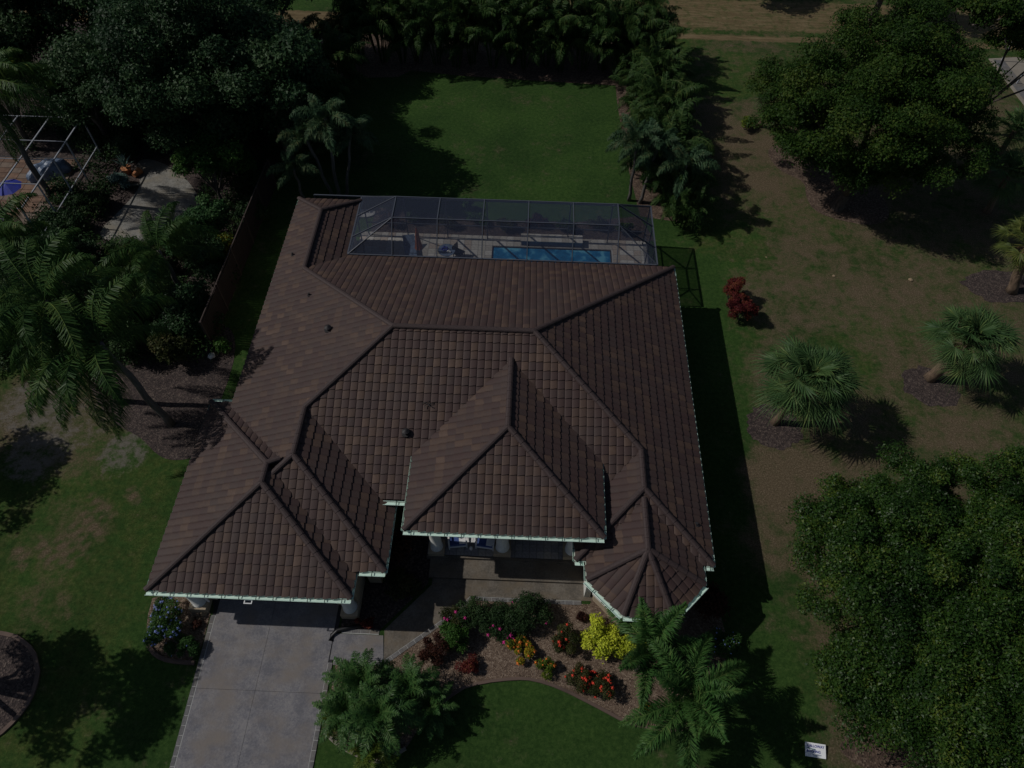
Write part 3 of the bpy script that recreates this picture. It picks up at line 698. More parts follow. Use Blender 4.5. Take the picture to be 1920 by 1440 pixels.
# walls (one per wing), soffits
wl = MB()
def wall_loop(poly, z1, z0=0.0):
    wl.prism(poly, z0, z1)
i_ = 0.55
wall_loop([(XL+i_, 13), (XL+i_, YB2-i_), (XRB-i_, YB2-i_), (XRB-i_, YBK-i_), (XR-i_, YBK-i_), (XR-i_, YFR+i_), (2.9, YFR+i_), (2.9, 14.3), (-4.9, 14.3), (XR2-i_, 13)], EZ-0.15)
wall_loop([(XLG+i_+.12, 10.0), (XLG+i_+.12, YBG-i_), (XL+i_+.02, YBG-i_), (XL+i_+.02, 10.0)], EZ-0.3)
wall_loop([(XRG+0.05, YF2+i_), (XR2-i_, YF2+i_), (XR2-i_, 13.02), (XRG+0.05, 13.02)], EZ-0.22)
wo_ = wl.build('wall', M['stucco'], house); wo_.location = -HB
gw = MB()   # garage front wall with the door opening
gy = 9.22
gw.box(XLG+.45, -11.75, gy, gy+.28, 0, EZ-.25).box(-6.95, XRG-.15, gy, gy+.28, 0, EZ-.25).box(-11.75, -6.95, gy, gy+.28, 2.2, EZ-.25)
gw.box(XLG+.45, XLG+.7, gy+.28, 10.1, 0, EZ-.3).box(XRG-.4, XRG-.15, gy+.28, 10.3, 0, EZ-.3)
x_ = gw.build('garage_wall', M['stucco'], house); x_.location = -HB
gd = MB()
for k in range(4): gd.box(-11.74, -6.96, gy+.32, gy+.37, 0.05+k*.54, 0.05+k*.54+.525)
x_ = gd.build('garage_door', M['whitepaint'], house); x_.location = -HB
sf = MB()
for poly, z in (([(XLG, YFG), (XRG, YFG), (XRG, 10.2), (XLG, 10.2)], EZ+ZG-.2), ([(XLG, 10.2), (XLG+.7, 10.2), (XLG+.7, YBG), (XLG, YBG)], EZ+ZG-.2),
                ([(XRG, YF2), (XR2, YF2), (XR2, 12.4), (XRG, 12.4)], EZ+Z2-.215), ([(XLP, YFP), (XRP, YFP), (XRP, 14.2), (XLP, 14.2)], EZ+ZP-.2),
                ([(XR-.6, YFR), (XR, YFR), (XR, YBK), (XR-.6, YBK)], EZ-.2), ([(XL, YBG), (XL+.6, YBG), (XL+.6, YB2), (XL, YB2)], EZ-.2),
                ([(XLR, YFR), (XR-.6, YFR), (XR-.6, YFR+.6), (XLR, YFR+.6)], EZ-.2), ([(XRB-.6, YBK-.6), (XR-.6, YBK-.6), (XR-.6, YBK), (XRB-.6, YBK)], EZ-.21)):
    sf.prism(poly, z, z+.02)
ring = lambda r: [(BC[0]-r, 10.4), (BC[0]-r, BC[1]-r*.4142), (BC[0]-r*.4142, BC[1]-r), (BC[0]+r*.4142, BC[1]-r), (BC[0]+r, BC[1]-r*.4142), (BC[0]+r, 10.4)]
sf.prism(ring(BI), EZ-.21, EZ-.19)
x_ = sf.build('soffit', M['soffit'], house); x_.location = -HB
bw = MB().prism([(a, b if b < 10.39 else 10.89) for a, b in ring(BI-.52)], 0, EZ-.22); x_ = bw.build('bay_wall', M['stucco'], house); x_.location = -HB
bb = MB().prism(ring(BI-.44), 0.72, 0.86); y_ = bb.build('sill_band', M['stucco_white'], x_)
for ang in (-135, -90, -45):
    a = R(ang); n = Vector((math.cos(a), math.sin(a), 0)); t = Vector((-n.y, n.x, 0)); c = Vector((BC[0], BC[1], 0))+n*(BI-.515)
    mb = MB(); mb.bar(c-t*.38+Vector((0, 0, 1.5)), c+t*.38+Vector((0, 0, 1.5)), 0.05, 1.15); w_ = mb.build('window', M['whitepaint'], house); w_.location = -HB
    MB().bar(c+n*.012-t*.33+Vector((0, 0, 1.5)), c+n*.012+t*.33+Vector((0, 0, 1.5)), 0.05, 1.05).build('pane', M['glassdark'], w_)
# portico frieze, columns, front door wall
fr = MB(); z0, z1 = EZ+ZP-.75, EZ+ZP-.19
fr.box(XLP+.5, XRP-.5, YFP+.45, YFP+.8, z0, z1).box(XLP+.5, XLP+.8, YFP+.8, 14.3, z0, z1).box(XRP-.8, XRP-.5, YFP+.8, 14.3, z0, z1)
x_ = fr.build('portico_beam', M['stucco_white'], house); x_.location = -HB
def column(x, y, zb, zt, r, plinth, name='column'):
    mb = MB(); mb.tube([(x, y, zb+plinth), (x, y, zb+plinth+.06), (x, y, zb+plinth+.07), (x, y, zt-.12), (x, y, zt-.1), (x, y, zt)], [r*1.12, r*1.12, r, r*.92, r*1.1, r*1.1], 24)
    o = mb.build(name, M['stucco_white'], house, smooth=False); o.location = -HB
    for p in o.data.polygons: p.use_smooth = len(p.vertices) == 4
    MB().box(x-r*1.35, x+r*1.35, y-r*1.35, y+r*1.35, zb, zb+plinth).build('plinth', M['stucco'], o)
column(-3.2, 11.62, 0.3, z0, 0.235, 0.28)
for cx_ in (-0.5, 2.35): column(cx_, 11.72, 0.3, z0, 0.26, 0.28)
column(-12.3, 9.02, 0, EZ+ZG-.2, 0.25, 0.42); column(-6.35, 9.02, 0, EZ+ZG-.2, 0.25, 0.42)
door = MB().box(-1.4, 0.4, 14.24, 14.3, 0.3, 2.7); d_ = door.build('front_door', M['copper'], house); d_.location = -HB
MB().box(-1.25, -.55, 14.22, 14.25, .9, 2.5).box(-.45, .25, 14.22, 14.25, .9, 2.5).build('pane', M['glassdark'], d_)
for wx in (-2.6, 1.7):
    w_ = MB().box(wx-.5, wx+.5, 14.24, 14.3, 0.9, 2.5).build('window', M['whitepaint'], house); w_.location = -HB
    MB().box(wx-.43, wx+.43, 14.22, 14.25, .97, 2.43).build('pane', M['glassdark'], w_)
# small return pilaster right of the steps
x_ = MB().box(2.86, 3.1, 9.95, 11.0, 0, EZ-.2).build('porch_side_wall', M['stucco_white'], house); x_.location = -HB
# downspout outlet on garage gutter
x_ = MB().box(-9.75, -9.45, 8.30, 8.335, 2.50, 2.53).box(-9.75, -9.45, 8.43, 8.465, 2.50, 2.53).box(-9.75, -9.715, 8.335, 8.43, 2.50, 2.53).box(-9.485, -9.45, 8.335, 8.43, 2.50, 2.53).build('outlet_frame', M['whitepaint'], house); x_.location = -HB
ds = MB().tube([(-11.5, 8.52, EZ+ZG-.1), (-11.55, 8.6, 2.35), (-11.95, 9.0, 2.1), (-11.97, 9.05, 0.3)], 0.045, 8); x_ = ds.build('downspout', M['whitepaint'], house); x_.location = -HB
# roof vents
def vent(x, y, key, r, h, hat=False):
    z = zr((x, y), key)+.02; mb = MB()
    mb.tube([(x, y, z-.05), (x, y, z+h)], r, 10)
    mb.prism(circ(x, y, r*2.0, r*2.2, 10, 0), z-.0, z+.045)
    if hat: mb.tube([(x, y, z+h), (x, y, z+h+.02), (x, y, z+h+.1)], [r*1.7, r*1.7, r*.4], 10)
    o = mb.build('roof_vent', M['vent'], house); o.location = -HB
vent(-8.45, 19.75, 'main west', 0.09, 0.17, True); vent(-4.5, 14.9, 'main front', 0.09, 0.16, True)
vent(-9.95, 22.3, 'main west', 0.045, 0.16); vent(-11.6, 25.6, 'main west', 0.045, 0.16); vent(6.95, 11.9, 'main east', 0.05, .12)
def roof_twig(x, y, key):
    z = zr((x, y), key)+.09; mb = MB()
    for k in range(5):
        a = k*1.3; mb.tube([(x, y, z), (x+.16*math.cos(a), y+.12*math.sin(a), z+.03), (x+.26*math.cos(a+.4), y+.2*math.sin(a+.4), z-.01)], .018, 4)
    return mb
t_ = roof_twig(-3.7, 16.0, 'main front').build('fallen_twig', M['vent']); tag(t_, 'small dark fallen twig lying on the front roof slope above the porch', 'twig')

# ------------------------------------------------------------------ porch furniture
def lounge(x, y, rz, label, pillow):
    t = thing('lounge_chair', label, 'chair', (x, y, 0.305), rz, 'lounge chairs on the porch')
    f = MB()
    for sx in (-.36, .36): f.bar((sx, -.42, .28), (sx, .42, .28), .05, .05).bar((sx, -.38, .58), (sx, .36, .58), .07, .03).bar((sx, -.36, .28), (sx, -.36, .58), .04).bar((sx, .36, .28), (sx, .36, .8), .04)
    f.bar((-.36, -.42, .28), (.36, -.42, .28), .05).bar((-.36, .42, .28), (.36, .42, .28), .05)
    f.build('frame', M['whitepaint'], t)
    for sx in (-.36, .36):
        for sy in (-.38, .38): MB().bar((sx, sy, 0), (sx, sy, .28), .045).build('leg', M['whitepaint'], t)
    MB().box(-.32, .32, -.40, .34, .30, .42).build('seat_cushion', M['blue'], t)
    b = MB(); b.add([(-.31, .30, .40), (.31, .30, .40), (.31, .46, .88), (-.31, .46, .88), (-.31, .42, .38), (.31, .42, .38), (.31, .58, .86), (-.31, .58, .86)],
          [(0, 1, 2, 3), (4, 7, 6, 5), (0, 4, 5, 1), (2, 6, 7, 3), (0, 3, 7, 4), (1, 5, 6, 2)]).build('back_cushion', M['blue'], t)
    if pillow:
        MB().tube([(-.22, .05, .56), (0, .02, .60), (.22, .05, .56)], [.06, .15, .06], 8).build('pillow', M[pillow], t, smooth=True)
        MB().box(.06, .31, -.38, .22, .425, .445).build('folded_towel', M['whitepaint'], t)
lounge(-2.38, 12.05, R(8), 'blue cushioned lounge chair beside the left porch column', 'deepblue')
lounge(-1.2, 12.05, R(-6), 'blue cushioned lounge chair near the middle porch column', 'whitepaint')
t = thing('porch_table', 'white slatted side table between the two porch lounge chairs', 'table', (-1.8, 12.02, .305))
for k in range(6): MB().box(-.24+k*.083, -.24+k*.083+.066, -.24, .24, .42, .44).build('slat', M['whitepaint'], t)
MB().box(-.25, .25, -.22, -.19, .38, .419).box(-.25, .25, .19, .22, .38, .419).build('apron', M['whitepaint'], t)
for sx in (-.22, .22):
    for sy in (-.2, .2): MB().bar((sx, sy, 0), (sx, sy, .38), .035).build('leg', M['whitepaint'], t)
t = thing('cat_figure', 'small white ornament on the floor before the porch table', 'ornament', (-1.8, 11.66, .305))
MB().tube([(0, 0, 0), (0, 0, .1), (.0, 0, .2), (0, 0, .24)], [.06, .08, .05, .02], 10).build('body', M['whitepaint'], t, smooth=True)
MB().tube([(0.02, -.03, .22), (0.02, -.03, .27), (.02, -.03, .33)], [.03, .055, .02], 10).build('head', M['whitepaint'], t, smooth=True)

# ------------------------------------------------------------------ pool, deck, screen enclosure
pd_ = thing('pool_deck', None, None); pd_['kind'] = 'structure'; pd_['label'] = 'pale paved pool deck behind the house'
PX0, PX1, PY0, PY1 = -1.9, 4.8, 26.2, 29.95
MB().prism([(-9.5, YBK-.5), (PX0, YBK-.5), (PX0, 30.75), (-9.5, 30.75)], -.1, .05).prism([(PX1, YBK-.5), (6.75, YBK-.5), (6.75, 30.75), (PX1, 30.75)], -.1, .05).prism([(PX0, PY1), (PX1, PY1), (PX1, 30.75), (PX0, 30.75)], -.1, .05).build('deck_base', M['grout'], pd_)
dkm = []
for c in ((0.38, 0.355, 0.32), (0.46, 0.44, 0.40), (0.52, 0.50, 0.47), (0.40, 0.34, 0.29)):
    me = MB().box(-.192, .192, -.192, .192, 0, .03).mesh('deck_paver'); me.materials.append(plain('deck_paver_tone', c, .75, 3, .2)); dkm.append(me)
nn_ = 0
for i in range(41):
    for j in range(7):
        x = -9.3+i*.4; y = 28.2+j*.4
        if PX0-.19 < x < PX1+.19 and y < PY1+.15: continue
        if x > 6.7 or y > 30.7: continue
        obj('deck_paver', random.choice(dkm), None, pd_, (x, y, .045+random.uniform(0, .004))); nn_ += 1
MB().box(PX0, PX1, PY0, PY1, -.05, .012).build('pool_water', M['water'])
bpy.data.objects['pool_water']['kind'] = 'structure'
cp = MB().box(PX0-.02, PX0+.03, PY0, PY1, -.1, .075).box(PX1-.03, PX1+.02, PY0, PY1, -.1, .075).box(PX0, PX1, PY1-.03, PY1+.02, -.1, .076).build('pool_wall', M['joint'], pd_)
t = thing('spillover_wall', 'raised pale stone spillover ledge at the far side of the pool', 'wall', (1.45, 30.38, 0))
for k in range(9): MB().box(-1.75+k*.389, -1.75+k*.389+.38, -.32, .3, .40, .45).build('coping_stone', dkm[k % 3].materials[0], t)
MB().box(-1.72, 1.72, -.3, .28, .0, .40).build('wall_core', M['bluegrey'], t)
t = thing('screen_enclosure', 'dark screened pool enclosure with bronze frame behind the house', 'screen enclosure', (0, 0, 0))
LX, RX, NY, FY, ZT, ZE = -9.0, 6.65, 26.1, 30.55, 4.2, 2.8
TX0, TX1, TY0, TY1 = -6.75, 4.62, 27.35, 28.95
bays = [TX0+(TX1-TX0)*k/5 for k in range(6)]
W_ = .075
fr = []
def beam(name, a, b, w=.05, h=.08): MB().bar(a, b, w, h).build(name, M['alu'], t)
for x in bays:
    fx = {bays[0]: x+.35, bays[-1]: x-.1}.get(x, x+.12)
    beam('roof_beam', (x, NY, ZE), (x, TY0, ZT)); beam('roof_beam', (x, TY0, ZT), (x, TY1, ZT)); beam('roof_beam', (x, TY1, ZT), (x, FY, ZE))
    beam('post', (x, FY, 0.05), (x, FY, ZE), .06, .06)
beam('purlin', (TX0, TY0, ZT), (TX1, TY0, ZT), .05, .05); beam('purlin', (TX0, TY1, ZT), (TX1, TY1, ZT), .05, .05)
beam('eave_beam', (LX, NY, ZE), (RX, NY, ZE), .07, .07); beam('eave_beam', (LX-2.6, FY, ZE), (RX, FY, ZE), .07, .07)
beam('eave_beam', (LX, NY, ZE), (LX, FY, ZE), .07, .07); beam('eave_beam', (RX, NY, ZE), (RX, FY, ZE), .07, .07)
for X, T in ((LX, TX0), (RX, TX1)):
    beam('hip_beam', (X, TY0, ZE), (T, TY0, ZT)); beam('hip_beam', (X, TY1, ZE), (T, TY1, ZT)); beam('brace', (X, NY, ZE), (T, TY0, ZT), .04, .05)
    beam('brace', (X, FY, ZE), (T, TY1, ZT), .04, .05)
    for y in (FY, TY1, TY0): beam('post', (X, y, 0.05), (X, y, ZE), .06, .06)
beam('chair_rail', (LX, FY, 1.0), (RX, FY, 1.0), .05, .05); beam('chair_rail', (RX, NY, 1.0), (RX, FY, 1.0), .05, .05)
beam('post', (LX-2.6, FY, 0.05), (LX-2.6, FY, ZE), .06, .06)
sc = lambda vs: obj('screen_panel', mesh_np('screen_panel', vs, [tuple(range(len(vs)))]), M['screen'], t)
for a, b in zip(bays[:-1], bays[1:]):
    sc([(a, NY, ZE), (b, NY, ZE), (b, TY0, ZT), (a, TY0, ZT)]); sc([(a, TY0, ZT), (b, TY0, ZT), (b, TY1, ZT), (a, TY1, ZT)]); sc([(a, TY1, ZT), (b, TY1, ZT), (b, FY, ZE), (a, FY, ZE)])
    sc([(a, FY, .05), (b, FY, .05), (b, FY, ZE), (a, FY, ZE)])
for X, T in ((LX, TX0), (RX, TX1)):
    sc([(X, NY, ZE), (T, NY, ZE), (T, TY0, ZT)]); sc([(X, NY, ZE), (T, TY0, ZT), (X, TY0, ZE)]); sc([(X, TY0, ZE), (T, TY0, ZT), (T, TY1, ZT), (X, TY1, ZE)])
    sc([(X, TY1, ZE), (T, TY1, ZT), (X, FY, ZE)]); sc([(T, TY1, ZT), (T, FY, ZE), (X, FY, ZE)]); sc([(X, FY, .05), (T, FY, .05), (T, FY, ZE), (X, FY, ZE)])
sc([(RX, NY, .05), (RX, FY, .05), (RX, FY, ZE), (RX, NY, ZE)]); sc([(LX-2.6, FY, .05), (LX, FY, .05), (LX, FY, ZE), (LX-2.6, FY, ZE)])
# umbrella, patio set, pale slab
t = thing('patio_umbrella', 'closed orange patio umbrella standing on the pool deck', 'umbrella', (-5.85, 28.6, .08), 0)
MB().tube([(0, 0, 0), (0, 0, 2.35)], .022, 8).build('pole', M['copper'], t)
mb = MB(); k = 16; prof = [(2.4, .02), (2.1, .07), (1.6, .11), (1.1, .16), (.95, .19)]
vs = [((r*(1+.25*(i % 2)))*math.cos(2*math.pi*i/k), (r*(1+.25*(i % 2)))*math.sin(2*math.pi*i/k), z) for z, r in prof for i in range(k)]
mb.add(vs, [(a*k+i, a*k+(i+1) % k, (a+1)*k+(i+1) % k, (a+1)*k+i) for a in range(4) for i in range(k)]).build('canopy', M['orange'], t)
MB().tube([(0, 0, 0), (0, 0, .07)], .26, 16).build('base', M['black'], t)
t = thing('sun_lounger', 'grey sun lounger beside the orange umbrella', 'sun lounger', (-6.4, 28.9, .08), R(12))
MB().box(-.33, .33, -.9, .5, .26, .32).build('seat', M['bluegrey'], t)
MB().add([(-.33, .5, .26), (.33, .5, .26), (.33, 1.05, .62), (-.33, 1.05, .62), (-.33, .5, .32), (.33, .5, .32), (.33, 1.03, .68), (-.33, 1.03, .68)], [(3, 2, 1, 0), (4, 5, 6, 7), (0, 1, 5, 4), (2, 3, 7, 6), (0, 4, 7, 3), (1, 2, 6, 5)]).build('backrest', M['bluegrey'], t)
for sx in (-.3, .3):
    for sy in (-.8, .4): MB().bar((sx, sy, 0), (sx, sy, .27), .04).build('leg', M['alu'], t)
t = thing('patio_table', 'round patio table with blue and white cloth on the pool deck', 'table', (-4.35, 28.75, .08))
MB().tube([(0, 0, .70), (0, 0, .73)], .48, 20).build('table_top', M['bluegrey'], t)
MB().tube([(0, 0, 0), (0, 0, .70)], .04, 8).build('leg', M['alu'], t); MB().tube([(0, 0, 0), (0, 0, .03)], .25, 16).build('foot', M['alu'], t)
t = MB(); 
for k in range(7):
    a = k*.9; t.tube([(-4.45+.12*math.cos(a), 28.8+.1*math.sin(a), .812), (-4.45+.2*math.cos(a), 28.8+.16*math.sin(a), .83+.04*(k % 3))], [.07, .045], 7)
tag(t.build('folded_towel', M['deepblue']), 'crumpled blue towel on the round patio table', 'towel')
tag(MB().tube([(-4.25, 28.62, .812), (-4.23, 28.6, .84), (-4.1, 28.55, .83)], [.08, .1, .05], 8).build('napkin_pile', M['whitepaint']), 'small white bundle on the round patio table', 'bundle')
tag(MB().prism(circ(-9.55, 32.35, .62, .34, 18, .04, R(5)), 0, .09).build('pale_slab', M['grout'], None), 'pale oval slab seen through the screen left of the pool', 'slab')  # pale oval patch of unknown kind, built as a low slab
t = thing('patio_chair', 'dark patio chair right of the round patio table', 'chair', (-3.7, 28.9, .08), R(60))
MB().box(-.25, .25, -.25, .25, .40, .45).build('seat', M['black'], t); MB().box(-.25, .25, .22, .27, .45, .9).build('backrest', M['black'], t)
for sx in (-.22, .22):
    for sy in (-.22, .22): MB().bar((sx, sy, 0), (sx, sy, .4), .035).build('leg', M['black'], t)

# ------------------------------------------------------------------ fences
t = thing('wood_fence', 'reddish brown wooden fence along the left side of the house', 'fence', (-15.5, 28, 0))
def fpt(s): return Vector((-15.35+(-.25)*s, 34.6+(22.0-34.6)*s, 0))-Vector((-15.5, 28, 0))
NP = 5
for k in range(NP+1):
    p = fpt(k/NP); MB().box(p.x-.05, p.x+.05, p.y-.05, p.y+.05, 0, 1.95).build('fence_post', M['fencepost'], t)
for k in range(NP):
    a = fpt(k/NP); b = fpt((k+1)/NP); mb = MB(); n = 17
    for i in range(n):
        q = a+(b-a)*((i+.5)/n); w = (b-a).length/n/2-.006; z = 1.78+random.uniform(-.01, .01)
        mb.box(q.x-.012, q.x+.012, q.y-w, q.y+w, .04, z)
    mb.build('fence_boards', M['fence'], t)
    MB().bar(a+Vector((-.035, 0, 1.86)), b+Vector((-.035, 0, 1.86)), .045, .09).build('rail', M['fencepost'], t); MB().bar(a+Vector((-.035, 0, .4)), b+Vector((-.035, 0, .4)), .045, .08).build('rail', M['fencepost'], t)
# gate leaning on the boundary (lit board panel)
# ------------------------------------------------------------------ yard sign and small items
t = thing('yard_sign', 'white roofing company yard sign tilted flat on the grass', 'sign', (11.0, 4.70, 0), R(-6))
T_ = R(12)
def sp(x, y, z=0): return (x, y*math.cos(T_), .10+y*math.sin(T_)+z)
pn = MB(); pn.add([sp(-.36, -.23), sp(.36, -.23), sp(.36, .23), sp(-.36, .23), sp(-.36, -.23, .012), sp(.36, -.23, .012), sp(.36, .23, .012), sp(-.36, .23, .012)],
    [(3, 2, 1, 0), (4, 5, 6, 7), (0, 1, 5, 4), (1, 2, 6, 5), (2, 3, 7, 6), (3, 0, 4, 7)])
panel = pn.build('sign_panel', M['signface'], t)
for sx in (-.25, .25): MB().tube([(sx, .22, .13), (sx, .25, .02), (sx, .1, -.1)], .008, 5).build('wire_stake', M['alu'], t)
MB().box(-.02, .3, -.05, .14, 0, .09).build('stake_block', M['black'], t)
def text(body, size, x, y, mat, xscale=1.0):
    cu = bpy.data.curves.new('lettering', 'FONT'); cu.body = body; cu.size = size; cu.extrude = 0.001; cu.offset = 0.0035; cu.resolution_u = 2
    tmp = bpy.data.objects.new('lettering', cu); COL.objects.link(tmp)
    dg = bpy.context.evaluated_depsgraph_get(); me = bpy.data.meshes.new_from_object(tmp.evaluated_get(dg)); bpy.data.objects.remove(tmp)
    me.materials.clear(); o = obj('lettering', me, mat, panel, sp(x, y, .016), (T_, 0, 0), (xscale, 1, 1))
text('GALLOWAY', .125, -.30, .085, M['signblue'], .88); text('ROOFING', .12, -.31, -.085, M['signblue'], .9)
sw = MB(); sw.add([sp(-.30, .055, .016), sp(-.02, .04, .016), (.02, .03*1, .13), sp(-.02, .01, .016), sp(-.29, .03, .016)][:2]+[sp(.02, .02, .016), sp(-.02, .008, .016), sp(-.29, .03, .016)], [(4, 3, 2, 1, 0)]).build('swoosh', M['signgreen'], panel)
ln = MB()
for x0, x1 in ((-.2, -.06), (-.02, .2)): ln.add([sp(x0, -.16, .016), sp(x1, -.16, .016), sp(x1, -.13, .016), sp(x0, -.13, .016)], [(0, 1, 2, 3)])
ln.build('small_print', M['signgrey'], panel)
hose = MB().tube([(-5.9, 8.42, .1), (-6.4, 8.3, .12), (-6.75, 8.2, .12), (-6.95, 8.02, .09), (-6.98, 7.8, .07)], .075, 10).build('drain_pipe', M['black'], None, smooth=True)
tag(hose, 'curved black flexible drain pipe on the driveway corner by the garage', 'drain pipe')
import bmesh
def rock(x, y, r, label, mat='rock', z=0.0, sq=.6):
    bm = bmesh.new(); bmesh.ops.create_icosphere(bm, subdivisions=2, radius=r)
    for v in bm.verts: v.co *= random.uniform(.82, 1.12); v.co.z *= sq
    me = bpy.data.meshes.new('rock'); bm.to_mesh(me); bm.free()
    tag(obj('rock', me, M[mat], None, (x, y, z+r*.3), (0, 0, random.random()*3)), label, 'rock')
rock(-12.15, 8.72, .17, 'tan rock on the gravel by the garage corner')
rock(-15.5, 21.4, .2, 'pale rock at the near end of the wooden fence', 'whitepaint')
for x, y, r, s in ((17.1, 28.6, .09, 'pale stone on dry grass behind the left fan palm'), (21.3, 28.5, .13, 'larger pale stone on dry grass near the oak shadow'), (13.6, 29.9, .05, 'tiny pale pebble on dry grass east of the house')):
    rock(x, y, r, s, 'rock', 0, .35)

# ------------------------------------------------------------------ vegetation generators
def norm(a): return a/np.maximum(np.linalg.norm(a, axis=-1, keepdims=True), 1e-9)
def leaf_cloud(clumps, n, size, rng, shell=0.45, flat=0.35, low=-0.35, aspect=0.5, tri=False):
    c = np.array(clumps, float); w = (c[:, 3]*c[:, 4]+c[:, 3]*c[:, 5]+c[:, 4]*c[:, 5]); w /= w.sum()
    k = rng.choice(len(c), n, p=w)
    d = norm(rng.normal(size=(n, 3)))
    bad = d[:, 2] < low; d[bad, 2] *= -0.6; d = norm(d)
    r = 1-np.abs(rng.normal(size=n))*shell*0.55; r = np.clip(r, 0.05, 1.08)
    wob = 1+.16*np.sin(d[:, 0]*7+k*1.7)*np.sin(d[:, 1]*6+k*2.9)+.12*np.sin(d[:, 2]*9+k)
    P = c[k, :3]+d*(r*wob)[:, None]*c[k, 3:6]+rng.normal(size=(n, 3))*.10*c[k, 3:4]
    nrm = norm(d*0.7+np.array([0, 0, flat])+rng.normal(size=(n, 3))*0.55)
    a = norm(np.cross(nrm, rng.normal(size=(n, 3)))); b = np.cross(nrm, a)
    L = (size*rng.uniform(0.6, 1.35, n))[:, None]
    if tri:
        V = np.stack([P-a*L*.5, P+b*L*aspect*.6, P+a*L*.5-b*L*aspect*.25], 1).reshape(-1, 3); Fc = np.arange(3*n).reshape(n, 3)
    else:
        V = np.stack([P-a*L*.5, P-b*L*aspect*.5, P+a*L*.5, P+b*L*aspect*.5], 1).reshape(-1, 3)
        Fc = np.arange(4*n).reshape(n, 4)
    tone = np.clip(rng.normal(0.42, 0.2, n)+rng.normal(0, .15, len(c))[k], 0, 1)
    return V, Fc, tone
def sub_clumps(cx, cy, cz, rx, ry, rz, n, rs, rng, low=-0.25, inner=0.35, zs=.75):
    out = []
    for i in range(n):
        d = norm(rng.normal(size=3))
        while d[2] < low: d = norm(rng.normal(size=3))
        f = rng.uniform(.6, .93) if rng.random() > inner else rng.uniform(.15, .6)
        r = rs*rng.uniform(.5, 1.45)
        out.append((cx+d[0]*rx*f, cy+d[1]*ry*f, cz+d[2]*rz*f, r, r, r*zs))
    return out
def tree(name, label, cat, base, crowns, n, size, mat, seed, nsub=40, rs=1.2, trunk_r=.28, group=None, limbs=7, bark='bark', shell=.5, low=-.25, bare=0):
    rng = np.random.default_rng(seed); bx_, by_ = base
    t = thing(name, label, cat, (bx_, by_, 0), 0, group)
    cl = []
    tot = sum(c[3]*c[4] for c in crowns)
    for c in crowns: cl += sub_clumps(c[0]-bx_, c[1]-by_, c[2], c[3], c[4], c[5], max(4, int(nsub*c[3]*c[4]/tot)), rs, rng, low)
    V, Fc, tn = leaf_cloud(cl, int(n*1.65), size*.92, rng, shell, tri=True, aspect=.75)
    obj('crown', mesh_np('crown', V, Fc, tn), M[mat], t)
    mz = min(c[2] for c in crowns); mb = MB()
    fork = Vector((rng.uniform(-.2, .2), rng.uniform(-.2, .2), max(.4, mz*.35)))
    mb.tube([(0, 0, 0), (fork.x*.3, fork.y*.3, fork.z*.4), tuple(fork)], [trunk_r*1.35, trunk_r, trunk_r*.85], 8)
    mb.build('trunk', M[bark], t)
    for i in range(limbs):
        c = cl[int(rng.integers(len(cl)))]; e = Vector(c[:3]); m = fork.lerp(e, .5)+Vector((rng.uniform(-.4, .4), rng.uniform(-.4, .4), rng.uniform(-.1, .5)))
        MB().tube([tuple(fork), tuple(m), tuple(e)], [trunk_r*.6, trunk_r*.35, trunk_r*.08], 6).build('limb', M[bark], t)
    if bare:
        mb = MB()
        for i in range(bare):
            c = cl[int(rng.integers(len(cl)))]; e = Vector(c[:3])+Vector((0, 0, c[5])); s = e-Vector((rng.uniform(-1.2, 1.2), rng.uniform(-1.2, 1.2), rng.uniform(.4, 1.2)))
            mb.tube([tuple(s), tuple(s.lerp(e, .6)+Vector((.1, -.1, .1))), tuple(e)], [.06, .04, .015], 5)
        mb.build('bare_twigs', M['twig'], t)['kind'] = 'stuff'
    return t
def shrub(name, label, x, y, rx, ry, h, n, size, mat, seed, flowers=None, nsub=14, rs=None, cat='shrub', group=None, stems=True, flow_r=.075, aspect=.5):
    if seed >= 500 and seed < 530: rx *= 1.13; ry *= 1.13; h *= 1.08; n = int(n*1.9); size *= .78
    rng = np.random.default_rng(seed); t = thing(name, label, cat, (x, y, 0), 0, group)
    rs = rs or min(rx, ry)*.42
    cl = sub_clumps(0, 0, h*.5, rx-rs*.6, ry-rs*.6, h*.5-rs*.3, nsub, rs, rng, -.5)
    V, Fc, tn = leaf_cloud(cl, n, size, rng, .4, aspect=aspect)
    V[:, 2] = np.maximum(V[:, 2], .02)
    obj('foliage', mesh_np('foliage', V, Fc, tn), M[mat], t)
    if stems:
        mb = MB()
        for i in range(5):
            a = rng.uniform(0, 6.28); mb.tube([(0, 0, 0), (.3*rx*math.cos(a), .3*ry*math.sin(a), h*.35), (.6*rx*math.cos(a), .6*ry*math.sin(a), h*.7)], [.03, .02, .008], 5)
        mb.build('stem', M['twig'], t)
    if flowers:
        fm, cnt = flowers; mb = MB()
        cents = [(0, 0)]
        for i in range(cnt):
            a = rng.uniform(0, 6.28); e = math.acos(rng.uniform(.1, 1)); c = cl[int(rng.integers(len(cl)))]
            p = np.array(c[:3])+np.array([math.cos(a)*math.sin(e)*c[3], math.sin(a)*math.sin(e)*c[4], math.cos(e)*c[5]])*1.03
            r = flow_r*rng.uniform(.6, 1.4)
            vs = []; k = 5
            for j in range(k*2):
                th = math.pi*j/k; rr = r*(1 if j % 2 == 0 else .45); vs.append((p[0]+rr*math.cos(th), p[1]+rr*math.sin(th), p[2]+(.0 if j % 2 else -.015)))
            vs.append((p[0], p[1], p[2]+r*.5)); mb.add(vs, [(j, (j+1) % (2*k), 2*k) for j in range(2*k)])
        mb.build('flowers', M[fm], t)['kind'] = 'stuff'
    return t
